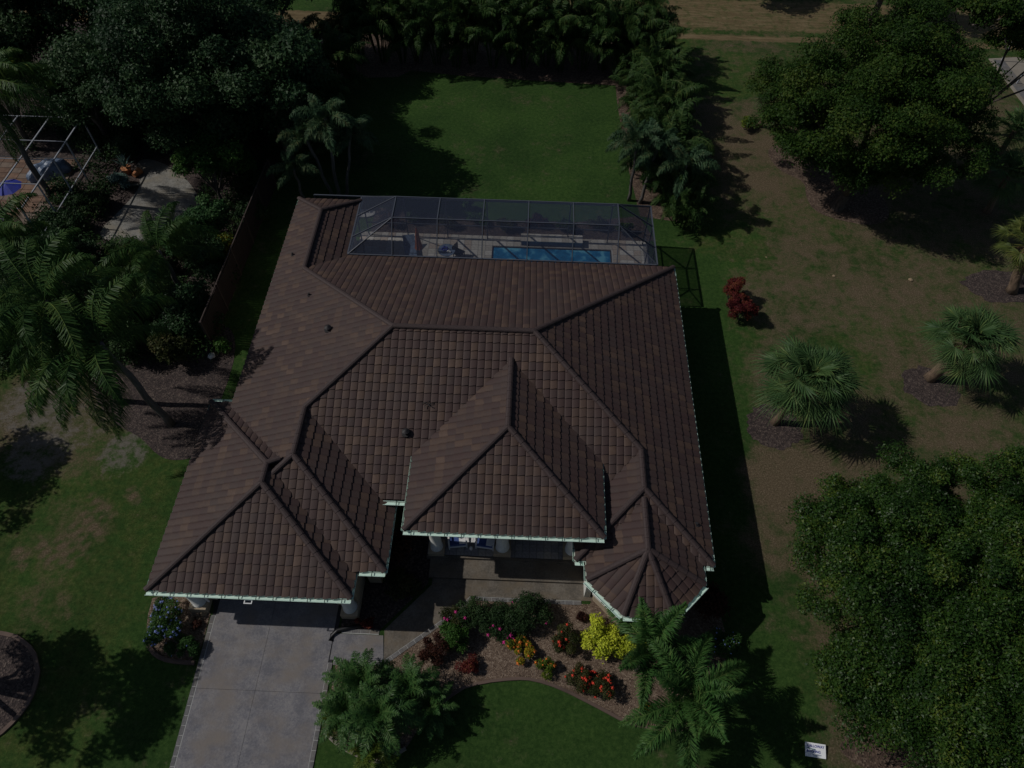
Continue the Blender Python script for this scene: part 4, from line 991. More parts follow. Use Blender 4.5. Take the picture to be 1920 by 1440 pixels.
# ---- palm fronds
def pinnate(L, nl, ll, lw, el0, curl, seed, droop=.5, plume=0.0, tw=0.0, base_bare=.12):
    """a feather frond: grows from origin along +x, starting at elevation el0 and bending down by curl"""
    rng = np.random.default_rng(seed); N = 14; pts = []; p = np.zeros(3); el = el0; ds = L/N; az = 0
    tang = []
    for i in range(N+1):
        pts.append(p.copy()); d = np.array([math.cos(el)*math.cos(az), math.cos(el)*math.sin(az), math.sin(el)]); tang.append(d)
        p = p+d*ds; el -= curl/N*(0.5+1.0*i/N); az += tw/N
    V = []; Fc = []; T = []
    pts = np.array(pts); tang = np.array(tang)
    # rachis (triangular strip)
    for i in range(N+1):
        r = .022*(1-i/N)+.006; V += [pts[i]+np.array([0, r, 0]), pts[i]+np.array([0, -r, 0]), pts[i]+np.array([0, 0, r*1.3])]
    for i in range(N):
        for k in range(3): a = i*3+k; b = i*3+(k+1) % 3; Fc.append((a, b, b+3, a+3)); T.append(.75)
    for i in range(nl):
        s = base_bare+(1-base_bare)*(i+.5)/nl; f = s*N; j = min(int(f), N-1); q = pts[j]+(pts[j+1]-pts[j])*(f-j); d = tang[j]
        env = math.sin(math.pi*min(1, .18+s*.85))**.7; l0 = ll*max(.25, env)
        side = np.cross(d, [0, 0, 1]); side /= np.linalg.norm(side)+1e-9; upv = np.cross(side, d)
        for sg in (-1, 1):
            ang = rng.uniform(-plume, plume) if plume else rng.uniform(-.15, .15)
            out = side*sg*math.cos(ang)+upv*math.sin(ang); out = out-np.array([0, 0, .35*droop*rng.random()])
            dirn = out*.86+d*rng.uniform(.25, .8); dirn /= np.linalg.norm(dirn)
            l = l0*rng.uniform(.85, 1.12); m = q+dirn*l*.5; m = m-np.array([0, 0, droop*l*.10]); e = q+dirn*l*(.92-.25*droop)-np.array([0, 0, droop*l*.62])
            wv = np.cross(dirn, upv if abs(dirn@upv) < .9 else side); wv = d*.9+wv*.2; wv /= np.linalg.norm(wv)
            b = len(V); V += [q-wv*lw*.35, q+wv*lw*.35, m+wv*lw*.5, m-wv*lw*.5, e]
            t_ = float(np.clip(rng.normal(.42, .16), 0, 1)); Fc += [(b, b+1, b+2, b+3), (b+3, b+2, b+4)]; T += [t_, t_]
    return mesh_np('frond', V, Fc, T)
def make_set(mat, specs, **kw):
    out = []
    for i, (L, el, curl) in enumerate(specs):
        me = pinnate(L, kw['nl'], kw['ll'], kw['lw'], R(el), R(curl), 100+i+int(L*37), kw.get('droop', .5), kw.get('plume', 0), kw.get('tw', 0)*(1 if i % 2 else -1), kw.get('bb', .12))
        me.materials.append(M[mat]); out.append(me)
    return out
def palm(name, label, base, top, fr_set, nf, seed, trunk_r=.12, trunk='trunk', scale=1.0, group=None, spread=None, bulge=1.0, crownshaft=None, fname='frond', cat='palm tree', azs=None, dead=0):
    rng = np.random.default_rng(seed); t = thing(name, label, cat, (base[0], base[1], 0), 0, group)
    tp = Vector((top[0]-base[0], top[1]-base[1], top[2]))
    if trunk:
        mb = MB(); N = 8; pts = [tuple(tp*(i/N)+Vector((.04*math.sin(i*1.7), .04*math.cos(i*1.3), 0))*(0 if i in (0, N) else 1)) for i in range(N+1)]
        rad = [trunk_r*(1.25 if i == 0 else (1.0+(bulge-1)*math.sin(math.pi*i/N))*(1-.25*i/N)) for i in range(N+1)]
        mb.tube(pts, rad, 10).build('trunk', M[trunk], t, smooth=True)
    if crownshaft:
        d = tp.normalized(); MB().tube([tuple(tp-d*.5), tuple(tp-d*.25), tuple(tp+d*.15)], [trunk_r*.8, trunk_r*1.0, trunk_r*.35], 8).build('crownshaft', M[crownshaft], t, smooth=True)
    k = len(fr_set)
    for i in range(nf):
        az = (i*2.39996+rng.uniform(-.25, .25)) if azs is None else azs[i % len(azs)]+rng.uniform(-.12, .12)
        lev = i/nf  # 0 top young fronds -> last old drooping
        me = fr_set[min(k-1, int(lev*k+rng.uniform(-.3, .3))) if lev*k > .3 else 0]
        s = scale*(rng.uniform(.86, 1.08) if fname == 'frond' else rng.uniform(.7, 1.12))
        if i >= nf-dead: me = DEADFAN; s *= .8
        obj(fname, me, None, t, tuple(tp+Vector((0, 0, -.12*lev))), (rng.uniform(-.12, .12), rng.uniform(-.08, .08), az), s)
    return t
QUEEN = make_set('queen', [(3.4, 62, 95), (4.0, 45, 115), (4.3, 28, 110), (4.2, 8, 85), (3.9, -12, 62)], nl=125, ll=.95, lw=.036, droop=1.6, plume=.6, tw=.6)
FOXT = make_set('foxtail', [(2.1, 66, 70), (2.5, 42, 85), (2.6, 22, 80), (2.5, 2, 60)], nl=250, ll=.64, lw=.034, droop=.45, plume=1.3, tw=.25, bb=.12)
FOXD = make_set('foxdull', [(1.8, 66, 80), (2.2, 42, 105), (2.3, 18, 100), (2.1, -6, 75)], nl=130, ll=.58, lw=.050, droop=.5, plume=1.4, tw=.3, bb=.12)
ARECA = make_set('areca', [(2.0, 80, 60), (2.4, 66, 95), (2.5, 52, 120), (2.3, 36, 120)], nl=62, ll=.66, lw=.042, droop=.9, plume=.5, tw=.4, bb=.12)
DATE = make_set('date', [(1.2, 70, 60), (1.5, 48, 85), (1.6, 28, 90), (1.5, 8, 75)], nl=64, ll=.38, lw=.030, droop=.3, plume=.8, tw=.2, bb=.08)
DATEY = make_set('dateyel', [(1.1, 66, 60), (1.4, 44, 85), (1.4, 20, 80)], nl=56, ll=.36, lw=.032, droop=.3, plume=.8, tw=.2, bb=.08)
# ---- fan leaves
def fan_leaf(pet, rad, nseg, el, seed, mat, split=.45):
    rng = np.random.default_rng(seed); V = []; Fc = []; T = []
    d0 = np.array([math.cos(el), 0, math.sin(el)]); h = d0*pet+np.array([0, 0, -.05*pet])
    sd = np.array([0, 1., 0]); upn = np.cross(d0, sd)
    for s_, p in ((0, np.zeros(3)), (1, h)):
        V += [p+sd*.018, p-sd*.018, p+upn*(-.02)]
    for k in range(3): a = k; b = (k+1) % 3; Fc.append((a, b, b+3, a+3)); T.append(.85)
    fd = np.array([math.cos(el-.35), 0, math.sin(el-.35)]); un = -np.cross(fd, sd)
    for i in range(nseg):
        a = (-1+2*(i+.5)/nseg)*2.05; w = 2.05/nseg
        l = rad*(1-.18*abs(a)/2.05)*rng.uniform(.92, 1.06)
        dirn = fd*math.cos(a)+sd*math.sin(a); per = -fd*math.sin(a)+sd*math.cos(a)
        fold = un*.015*(1 if i % 2 else -1)
        m = h+dirn*l*split-un*.02+un*.05*math.cos(a*1.0)-un*(-.04); tip = h+dirn*l*.93-np.array([0, 0, 1])*l*rng.uniform(.10, .55)
        b = len(V); wm = l*split*math.tan(w)*.85
        V += [h+fold, m+per*wm+fold, m-per*wm-fold, (m+tip)/2+per*wm*.5+np.array([0, 0, .035]), (m+tip)/2-per*wm*.5+np.array([0, 0, .035]), tip]
        t_ = float(np.clip(rng.normal(.45, .13), 0, 1)); Fc += [(b, b+1, b+2), (b+1, b+3, b+4, b+2), (b+3, b+5, b+4)]; T += [t_, t_, t_]
    me = mesh_np('fan_leaf', V, Fc, T); me.materials.append(M[mat]); return me
SABAL = [fan_leaf(p_, .80, 34, R(e), 50+i, 'sabal', .36) for i, (p_, e) in enumerate(((.5, 80), (.65, 60), (.8, 42), (.85, 22), (.85, 4), (.8, -24)))]
DEADFAN = fan_leaf(.6, .6, 16, R(-52), 90, 'deadfan', .36)
SABY = [fan_leaf(p_, .62, 28, R(e), 70+i, 'sabalyel', .38) for i, (p_, e) in enumerate(((.6, 76), (.9, 45), (1.0, 20), (.9, -10)))]

# ------------------------------------------------------------------ palms and trees
palm('queen_palm', 'tall queen palm leaning over the left lawn, farther of the two in the mulch bed', (-19.1, 18.5), (-19.2, 18.7, 6.8), QUEEN, 18, 11, .15, scale=1.0, azs=[.9, 1.5, 2.1, 2.7, 3.2, 3.7, 4.2, 4.7, 5.2, 5.7])
palm('queen_palm', 'queen palm with grey trunk in the mulch bed, nearer the garage', (-16.25, 17.35), (-17.0, 17.5, 5.8), QUEEN, 17, 12, .16, azs=[1.3, 1.9, 2.5, 3.1, 3.6, 4.1, 4.6, 5.1])
palm('queen_palm', 'queen palm rising beside the neighbour deck at the left edge', (-28.2, 32.6), (-27.9, 32.4, 7.3), QUEEN, 19, 13, .17, scale=1.0)
palm('queen_palm', 'smaller queen palm with arching fronds right of the garden path', (-18.2, 25.6), (-18.2, 25.4, 3.3), QUEEN, 15, 14, .13, scale=.85, azs=[.9, 1.6, 2.3, 3.0, 3.7, 4.4, 5.1])
palm('queen_palm', 'queen palm in front of the neighbour deck with glossy fronds', (-24.6, 23.6), (-24.5, 23.6, 5.0), QUEEN, 17, 15, .13, scale=.95)
tree('broadleaf_tree', 'rounded tree outside the frame shading the round mulch bed and front left lawn', 'tree', (-21.8, 5.6), [(-21.6, 5.7, 6.3, 2.3, 2.2, 1.3), (-19.3, 6.9, 6.2, .9, .6, .5), (-20.1, 4.5, 6.2, .8, .7, .5), (-23.5, 6.2, 5.6, 2, 2, 1.2)], 9000, .2, 'oak', 330, 40, .6, .2)
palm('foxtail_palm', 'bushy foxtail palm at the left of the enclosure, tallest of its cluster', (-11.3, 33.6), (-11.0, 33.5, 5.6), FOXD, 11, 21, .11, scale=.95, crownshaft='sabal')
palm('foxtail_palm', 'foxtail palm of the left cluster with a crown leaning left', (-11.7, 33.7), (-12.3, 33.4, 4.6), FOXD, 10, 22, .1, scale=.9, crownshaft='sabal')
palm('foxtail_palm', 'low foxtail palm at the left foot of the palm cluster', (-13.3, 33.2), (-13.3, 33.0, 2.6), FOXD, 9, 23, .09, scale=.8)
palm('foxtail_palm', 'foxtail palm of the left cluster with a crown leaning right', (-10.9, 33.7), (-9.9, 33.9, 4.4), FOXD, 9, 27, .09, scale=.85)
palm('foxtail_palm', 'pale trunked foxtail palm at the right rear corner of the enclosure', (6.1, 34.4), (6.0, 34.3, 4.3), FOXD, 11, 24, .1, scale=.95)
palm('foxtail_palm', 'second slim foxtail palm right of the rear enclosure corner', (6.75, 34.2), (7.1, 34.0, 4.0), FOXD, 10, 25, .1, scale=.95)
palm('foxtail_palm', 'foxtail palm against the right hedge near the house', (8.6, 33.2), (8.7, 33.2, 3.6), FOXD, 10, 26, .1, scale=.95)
palm('foxtail_palm', 'large foxtail palm at the front right corner of the gravel bed', (6.1, 5.75), (6.0, 5.7, 2.8), FOXT, 11, 31, .13, scale=1.08, crownshaft='foxtail', azs=[.05, -1.62, -.95, 2.95, 2.0, 1.2, -2.3, .6, 3.6])
palm('foxtail_palm', 'foxtail palm leaning to the bay window behind the lime shrub', (4.85, 7.25), (4.85, 7.2, 2.7), FOXT, 8, 32, .12, scale=1.0, crownshaft='foxtail', azs=[2.05, .95, 3.95, 4.35, -.5, .15, 1.5])
palm('fan_palm', 'fan palm on the nearer mulch ring east of the house', (12.05, 18.7), (12.6, 18.9, 3.2), SABAL, 56, 41, .17, 'sabaltrunk', 1.72, bulge=1.2, fname='fan_leaf', dead=5)
palm('fan_palm', 'fan palm with crosshatched trunk on the farther mulch ring', (20.25, 21.7), (20.75, 21.7, 2.9), SABAL, 56, 42, .25, 'sabaltrunk', 1.62, bulge=1.2, fname='fan_leaf', dead=5)
palm('fan_palm', 'yellowish fan palm at the right edge above the mulch', (26.6, 27.9), (26.0, 28.4, 3.0), SABY, 38, 43, .26, 'sabaltrunk', 1.5, bulge=1.1, fname='fan_leaf', dead=4)
palm('fan_palm', 'fan palm at the right edge behind the large oak', (29.0, 38.4), (29.2, 38.6, 2.8), SABAL, 26, 44, .2, 'sabaltrunk', 1.4, fname='fan_leaf')
palm('fan_palm', 'small fan palm peeking out behind the left side of the oak', (15.3, 42.4), (15.1, 42.0, 3.2), SABAL, 22, 45, .16, 'sabaltrunk', 1.0, fname='fan_leaf')
palm('fan_palm', 'dark fan palm between the large oak and the right edge', (27.6, 34.5), (27.4, 34.5, 2.6), SABAL, 24, 46, .2, 'sabaltrunk', 1.5, fname='fan_leaf')
# pygmy dates by the driveway
for i, (x, y, z, s, st, lab) in enumerate(((-5.3, 6.0, 1.3, 1.0, DATE, 'pygmy date palm nearest the walkway corner by the driveway'), (-4.5, 5.0, 1.6, 1.0, DATE, 'pygmy date palm in the middle of the driveway clump'),
        (-5.7, 5.1, 1.0, .9, DATE, 'pygmy date palm overhanging the driveway border'), (-4.75, 4.1, .7, .8, DATEY, 'yellow green palm at the near tip of the driveway clump'),
        (-3.7, 5.9, 1.2, .9, DATE, 'shaded pygmy date palm at the right of the driveway clump'), (-6.1, 4.95, .5, .6, DATEY, 'small yellowish palm beside the driveway edge'), (-2.9, 5.5, .8, .8, DATE, 'dark pygmy date palm at the lawn side of the driveway clump'))):
    palm('pygmy_date_palm', lab, (x, y), (x+.05, y+.03, z), st, 32, 60+i, .07, scale=s, group='palms clumped beside the driveway')
# areca hedges
LB = 'arching green palm clump in the tall hedge across the back of the lawn'
protos = []
def areca(x, y, h, n, seed, label, group, s=1.0):
    rng = np.random.default_rng(seed); t = thing('areca_palm', label, 'palm', (x, y, 0), 0, group)
    mb = MB()
    ns = 6
    stems = []
    for i in range(ns):
        a = i*1.05+rng.uniform(-.3, .3); r = rng.uniform(.1, .6); hh = h*rng.uniform(.22, .72)
        tp = (r*1.5*math.cos(a), r*1.5*math.sin(a), hh); stems.append(tp); mb.tube([(r*.6*math.cos(a), r*.6*math.sin(a), 0), (r*math.cos(a), r*math.sin(a), hh*.5), tp], [.05, .04, .035], 5)
    mb.build('stem', M['areca'], t)
    for i in range(n):
        tp = stems[i % ns]; me = ARECA[int(rng.integers(4))]
        obj('frond', me, None, t, tp, (rng.uniform(-.15, .15), rng.uniform(-.1, .1), rng.uniform(0, 6.28)), s*rng.uniform(.8, 1.15))
def copy_tree(o, parent=None):
    c = o.copy(); COL.objects.link(c); c.parent = parent
    for ch in o.children: copy_tree(ch, c)
    return c
k = 0
for i in range(17):
    areca(-13.6+i*1.32+random.uniform(-.25, .25), 48.7+random.uniform(-.35, .45), 4.6+random.uniform(-.6, .6), 26, 200+k, LB, 'palm clumps in the back hedge', 1.1); k += 1
for i in range(15):
    areca(-13+i*1.5+random.uniform(-.3, .3), 50.5+random.uniform(-.3, .3), 5.8+random.uniform(-.5, .4), 20, 200+k, LB, 'palm clumps in the back hedge', 1.15); k += 1
LR = 'arching green palm clump in the hedge along the right side of the back lawn'
for i in range(14):
    areca(8.4+random.uniform(-.3, .35), 34.2+i*1.2, 3.6+random.uniform(-.3, .5), 24, 200+k, LR, 'palm clumps in the right hedge', 1.05); k += 1
for i in range(4):
    areca(9.0-.2*i, 32.2+i*.6, 2.0, 14, 200+k, LR, 'palm clumps in the right hedge', .8); k += 1
for i in range(8):
    areca(7.1+random.uniform(-.2, .3), 35.8+i*1.7, 2.4, 15, 200+k, LR, 'palm clumps in the right hedge', .85); k += 1
for i, (x, y, h, lab) in enumerate(((-13.2, 44.6, 4.2, 'loose palm clump left of the back lawn, nearest the hedge corner'), (-14.2, 41.2, 3.6, 'palm clump between the dark oak and the back lawn'), (-12.3, 38.3, 2.6, 'low palm clump at the shaded left side of the back lawn'), (-15.6, 46.6, 4.4, 'palm clump at the left end of the back hedge'))):
    areca(x, y, h, 26, 260+i, lab, None, 1.05)
# broadleaf trees
tree('oak_tree', 'huge dark oak covering the upper left behind the garden path', 'tree', (-19.5, 38.5), [(-19.6, 38.0, 6.6, 6.4, 6.0, 4.2), (-16.3, 38.0, 4.6, 3.2, 4.0, 4.0), (-22.5, 37.6, 5, 3.8, 4, 3.4), (-19.5, 36, 4.2, 4, 3, 3)], 130000, .19, 'oakblue', 301, 170, 1.0, .4, limbs=10)
tree('oak_tree', 'dark oak rising behind the upper left oak at the frame top', 'tree', (-17.5, 46.5), [(-17.9, 46.5, 6.2, 4.4, 4.5, 3.2)], 36000, .19, 'oakblue', 302, 60, .95, .3)
tree('oak_tree', 'dark tree in the upper left corner behind the palms', 'tree', (-31, 46), [(-31, 45, 6.0, 6, 5, 4), (-32.5, 43.0, 3.6, 3.4, 2.6, 3.0)], 34000, .21, 'oakblue', 303, 60, 1.0, .22, limbs=3)
tree('oak_tree', 'dark tree at the upper left edge between the corner tree and the palms', 'tree', (-34.5, 40.5), [(-34, 41, 5.0, 4, 3.5, 3)], 18000, .2, 'oak', 331, 34, .9, .2, limbs=3)
tree('oak_tree', 'dark tree at the top edge left of the big oak', 'tree', (-28.4, 47), [(-28.4, 47, 4.6, 4.0, 4.0, 3.8), (-24.5, 50.5, 5, 4.0, 3.0, 3.4)], 34000, .22, 'oakblue', 332, 34, 1.0, .2, limbs=3)
tree('broadleaf_tree', 'yellow green tree at the left edge above the neighbour deck', 'tree', (-31.5, 37.4), [(-31.5, 38.4, 4.2, 2.6, 2.2, 2.4)], 14000, .18, 'yellowgreen', 304, 30, .6, .18)
tree('broadleaf_tree', 'dark leafy tree left of the garden path behind the agave', 'tree', (-27.0, 38.5), [(-27.0, 38.6, 3.4, 3.0, 2.6, 2.4)], 18000, .18, 'oakblue', 305, 34, .7, .2)
tree('oak_tree', 'big green live oak on the dry lawn at upper right', 'tree', (18.6, 34.4), [(18.9, 35.6, 5.6, 5.8, 6.0, 3.7), (15.9, 36.8, 4.0, 3.0, 3.0, 2.4), (21.9, 34.6, 4.6, 3.4, 3.6, 2.6), (19.5, 33.2, 3.6, 3.6, 2.2, 2.0), (20, 38.8, 7.4, 4, 3.6, 2.6), (15.4, 38.4, 3.0, 2.6, 2.6, 2.2), (15.2, 41.0, 3.4, 2.0, 1.8, 1.8), (22.6, 36.5, 5.5, 3.4, 3.6, 3.0), (16.5, 34.8, 3.2, 2, 2, 1.6)], 165000, .15, 'oakgreen', 306, 330, .78, .34, limbs=12)
tree('pine_tree', 'thin crowned pine with bare grey branches in the upper right corner', 'tree', (29.0, 42.5), [(28.5, 43.2, 7.0, 4.6, 4.4, 2.6), (25.6, 42.6, 8.0, 2.6, 2.4, 1.6), (31.5, 41.5, 6.0, 3.0, 3.0, 2.0)], 36000, .17, 'oakgreen', 307, 110, .55, .14, limbs=7, bare=30, shell=.8)
tree('oak_tree', 'dark tree beyond the dirt track at the top of the frame', 'tree', (13.2, 62.0), [(13.2, 61.6, 5.0, 5.0, 3.2, 3.0)], 16000, .28, 'oakblue', 308, 34, 1.1, .3)
tree('oak_tree', 'tree beyond the dirt track behind the live oak', 'tree', (26.5, 57), [(26.5, 57, 4.2, 3.8, 2.8, 2.6)], 10000, .28, 'oakgreen', 316, 26, 1.0, .25)
MASS = [((14.0, 9.6), [(14.1, 10.0, 3.1, 4.0, 4.3, 1.9), (13.6, 12.9, 2.3, 2.0, 1.8, 1.4)], 62000, 309, 'broad leafy tree filling the lower right, nearest the house'),
        ((20.0, 11.2), [(20.0, 10.6, 3.7, 4.8, 4.6, 1.9), (16.8, 13.6, 3.0, 2.4, 2.2, 1.5), (21.0, 13.2, 3.2, 2.8, 2.2, 1.5)], 66000, 310, 'broad leafy tree filling the lower right, at the frame edge below the fan palms'),
        ((14.4, 5.3), [(14.7, 5.7, 2.8, 3.3, 2.6, 1.7), (12.0, 6.6, 2.1, 1.5, 1.8, 1.3)], 42000, 311, 'broad leafy tree filling the lower right, next to the yard sign'),
        ((19.5, 4.6), [(19.0, 5.0, 3.4, 4.6, 3.6, 2.0)], 40000, 312, 'broad leafy tree in the bottom right corner')]
for b, cr, n, sd, lab in MASS:
    tree('broadleaf_tree', lab, 'tree', b, cr, int(n*1.7), .112, 'ficus', sd, 190, .55, .2, limbs=8, low=-.1, shell=.7)
tree('broadleaf_tree', 'small tree right of the garden path with yellow green leaves', 'tree', (-17.8, 32.4), [(-17.8, 33.0, 3.0, 2.0, 1.7, 1.3)], 9000, .17, 'bright', 313, 30, .5, .1)
tree('broadleaf_tree', 'tree outside the frame shading the far left lawn', 'tree', (-27.8, 14.2), [(-27.8, 14.2, 4.6, 2.6, 2.4, 1.8)], 8000, .22, 'oak', 314, 26, .8, .18)
tree('broadleaf_tree', 'dark tree behind the foxtail palms shading the back lawn', 'tree', (-14.6, 36.4), [(-14.2, 36.8, 5.6, 2.8, 3.2, 3.0)], 12000, .24, 'oakblue', 315, 30, .9, .2)
tree('broadleaf_tree', 'olive green tree behind the neighbour cage, upper left', 'tree', (-25.5, 44.5), [(-25.5, 44.5, 6.5, 4.5, 4.5, 3.5)], 15000, .26, 'oakblue', 317, 40, 1.0, .3)
# shrubs along the left fence
sid = 400
for x, y, rx, ry, h, n, m, lab in (
    (-17.6, 29.4, 1.5, 1.6, 3.0, 11000, 'bamboo', 'bright feathery shrub at the right edge of the pale path'),
    (-16.9, 26.6, 1.2, 1.4, 2.8, 6000, 'oakblue', 'dark shrub against the wooden fence below the feathery shrub'),
    (-16.8, 23.6, 1.2, 1.4, 2.9, 6000, 'oakblue', 'dark shrub against the wooden fence at its near end'),
    (-19.6, 23.4, 1.5, 1.5, 2.4, 8000, 'ficus', 'leafy shrub behind the nearer queen palm'),
    (-16.4, 28.0, .6, .7, 1.9, 2200, 'croton', 'yellow speckled croton shrub beside the fence'),
    (-17.0, 21.0, 1.1, 1.0, 1.8, 4200, 'ixora', 'sparse dark shrub in the mulch near the fence end'),
    (-20.8, 27.0, 1.6, 1.3, 2.0, 7500, 'ixora', 'reddish green shrub below the pale path'),
    (-24.6, 27.0, 1.8, 1.5, 2.4, 8500, 'oakblue', 'dense shrub in front of the neighbour deck'),
    (-28.0, 27.2, 2.0, 1.5, 2.4, 8500, 'ficus', 'leafy hedge shrub at the left edge below the neighbour deck'),
    (-25.6, 32.0, 1.4, 1.2, 1.2, 5000, 'oak', 'round dark cycad like shrub left of the pale path'),
    (-24.4, 34.0, .8, .7, .9, 2500, 'agave', 'silvery shrub below the agave pot'),
    (-19.9, 36.3, 1.0, .9, 1.4, 3500, 'oakblue', 'dark shrub at the top right of the pale path'),
    (-22.6, 21.6, 1.7, 1.3, 2.2, 7000, 'ficus', 'leafy shrub under the farther queen palm'),
    (-26.0, 21.5, 2.2, 1.6, 2.4, 9000, 'bamboo', 'feathery shrub mass at the left edge'),
    (-14.9, 21.9, .5, .6, .7, 900, 'bright', 'small bright plant on the grass strip by the fence end'),
    (-14.2, 38.6, 1.6, 1.8, 2.0, 6000, 'oakblue', 'dark shrub in the shade left of the back lawn'),
    (14.2, 42.0, .4, .5, 1.0, 1000, 'yellowgreen', 'yellow and green croton at the left foot of the oak'),
    (-4.9, 11.4, .9, .9, 1.3, 2600, 'maroon', 'dark shrub in the shaded recess between garage and porch'),
    (-4.5, 9.9, .8, .7, .9, 2200, 'ixora', 'dark low shrub beside the walkway in the garage shade'),
    (-17.3, 22.3, 1.3, 1.1, 2.0, 5200, 'oakblue', 'dark shrub just right of the farther queen palm trunk'),
    (-19.4, 21.3, 1.3, 1.0, 1.9, 5000, 'hedge', 'dark green shrub bordering the palm mulch bed'),
    (-21.6, 25.0, 1.7, 1.4, 2.2, 8000, 'oak', 'dark rounded shrub between the two left queen palm crowns'),
    (-26.6, 24.4, 2.0, 1.5, 2.3, 9000, 'oakblue', 'dark shrub below the deck hedge at the left'),
    (-30.0, 24.2, 2.2, 1.7, 2.6, 9000, 'oak', 'dark shrub at the far left edge above the sandy ground'),
    (-18.6, 28.0, 1.0, 1.0, 1.9, 5000, 'bamboo', 'second feathery shrub at the foot of the bright one'),
    (-26.2, 29.8, 1.3, 1.1, 1.5, 5000, 'oakblue', 'dark shrub in front of the white cage posts'),
    (-25.3, 36.9, 1.2, 1.0, 1.3, 4500, 'oakblue', 'dark shrub behind the agave'),
    (-21.8, 37.6, 1.4, 1.0, 1.4, 5000, 'oak', 'dark shrub at the head of the pale path'),
    (-17.9, 35.6, 1.5, 1.2, 2.0, 6000, 'oakblue', 'dark shrub under the oak by the fence top'),
    (-15.8, 31.2, .8, 1.2, 1.7, 4000, 'hedge', 'green shrub inside the fence beside the small tree'),
    (-20.4, 29.0, .9, .8, 1.1, 3000, 'ixora', 'olive shrub on the lower left corner of the pale path'),
    (-14.4, 43.2, 1.6, 1.4, 1.8, 6000, 'oak', 'dark shrub under the palms left of the back lawn'),
    (-16.2, 42.8, 1.6, 1.6, 2.4, 6500, 'oakblue', 'dark shrub behind the upper left oak'),
    (7.75, 9.75, .6, .6, 1.3, 2500, 'maroon', 'brownish shrub against the right side of the bay window')):
    shrub('shrub', lab, x, y, rx, ry, h, n, .15 if h > 1.5 else .12, m, sid, nsub=int(12+rx*ry*5), rs=.42 if h > 1.2 else .25); sid += 1
rngu = np.random.default_rng(77); cl = []
while len(cl) < 470:
    x = rngu.uniform(-33, -15.9); y = rngu.uniform(19.5, 46)
    if x < -27.9 and 28 < y < 37: continue
    if -25.0 < x < -19.0 and 28.8 < y < 37.2: continue
    if y < 20.9 and x > -21.5: continue
    r = rngu.uniform(.45, .95); cl.append((x, y, r*.55, r, r, r*.8))
V, Fc, tn = leaf_cloud(cl, 125000, .15, rngu, .5, tri=True, aspect=.75)
V[:, 2] = np.maximum(V[:, 2], .01)
tag(obj('undergrowth', mesh_np('undergrowth', V, Fc, tn), M['oak']), 'dense dark undergrowth filling the neighbouring garden around path and deck', 'undergrowth', kind='stuff')
# front bed planting
shrub('bougainvillea', 'left dark green bougainvillea mound with pink flowers below the steps', -1.15, 8.95, .95, .72, 1.1, 6500, .085, 'hedge', 501, ('fl_pink', 9), 30, .24)
shrub('bougainvillea', 'right dark green bougainvillea mound below the steps', .55, 9.0, 1.0, .75, 1.15, 6500, .085, 'hedge', 502, ('fl_pink', 4), 30, .24)
shrub('bougainvillea', 'low front bougainvillea with a magenta flower cluster', -.45, 8.35, .75, .4, .7, 3500, .08, 'hedge', 503, ('fl_pink', 34), 16, .2, flow_r=.09)
shrub('shrub', 'bright green bush between the maroon bush and the bougainvillea', -2.15, 8.1, .62, .6, .9, 3500, .1, 'bright', 504, None, 18, .2)
shrub('shrub', 'reddish green bush at the walkway edge beside the bougainvillea', -2.3, 8.8, .5, .4, .8, 1800, .09, 'ixora', 505, ('fl_pink', 4), 12, .18)
shrub('shrub', 'dark maroon bush left of the bright green bush', -2.95, 7.55, .55, .6, .8, 2200, .09, 'maroon', 506, None, 16, .18)
shrub('shrub', 'small crimson bush at the lawn edge below the bright green bush', -1.55, 7.05, .48, .36, .5, 1300, .08, 'crimson', 507, None, 12, .14)
shrub('croton', 'low orange and yellow croton right of the shaded gravel', .15, 7.95, .55, .42, .5, 1100, .1, 'croton', 508, ('fl_orange', 16), 10, .14)
shrub('croton', 'low yellow croton in the middle of the gravel bed', .62, 7.55, .52, .45, .5, 1200, .1, 'croton', 509, ('fl_orange', 16), 10, .14)
shrub('croton', 'yellow and orange croton at the lawn curb', 1.35, 7.1, .3, .45, .55, 1100, .09, 'yellowgreen', 510, ('fl_orange', 12), 10, .14)
shrub('ixora', 'upright dark ixora with a few red flowers beside the lime bush', 2.05, 8.1, .5, .6, .9, 2600, .085, 'ixora', 511, ('fl_red', 12), 16, .18)
shrub('lime_shrub', 'large bright lime yellow bush in front of the bay window', 3.35, 8.25, .72, .78, 1.05, 2600, .12, 'lime', 512, None, 34, .2, aspect=.6)
shrub('lime_shrub', 'small lime yellow bush partly under the palm fronds', 4.35, 7.95, .5, .5, .8, 1200, .11, 'lime', 513, None, 16, .17, aspect=.6)
shrub('ixora', 'ixora full of red flowers at the lawn curb, left of the pair', 2.65, 6.85, .55, .5, .7, 2600, .08, 'ixora', 514, ('fl_red', 42), 18, .18)
shrub('ixora', 'ixora with red flowers partly under the palm fronds, right of the pair', 3.45, 6.5, .55, .5, .7, 2600, .08, 'ixora', 515, ('fl_red', 30), 18, .18)
shrub('ixora', 'small ixora with red flowers below the left palm frond', 5.0, 5.75, .3, .25, .4, 800, .08, 'yellowgreen', 516, ('fl_red', 8), 8, .12)
shrub('shrub', 'small reddish bush by the bay wall', 2.75, 9.1, .32, .22, .35, 450, .09, 'maroon', 517, None, 8, .12)
shrub('shrub', 'yellow green plant between the palm fronds by the bay window', 5.3, 8.0, .5, .45, .7, 1200, .1, 'yellowgreen', 518, None, 12, .17)
shrub('shrub', 'dark green filler plant under the large foxtail palm', 6.3, 7.2, .9, .8, .8, 3500, .1, 'hedge', 519, None, 18, .22)
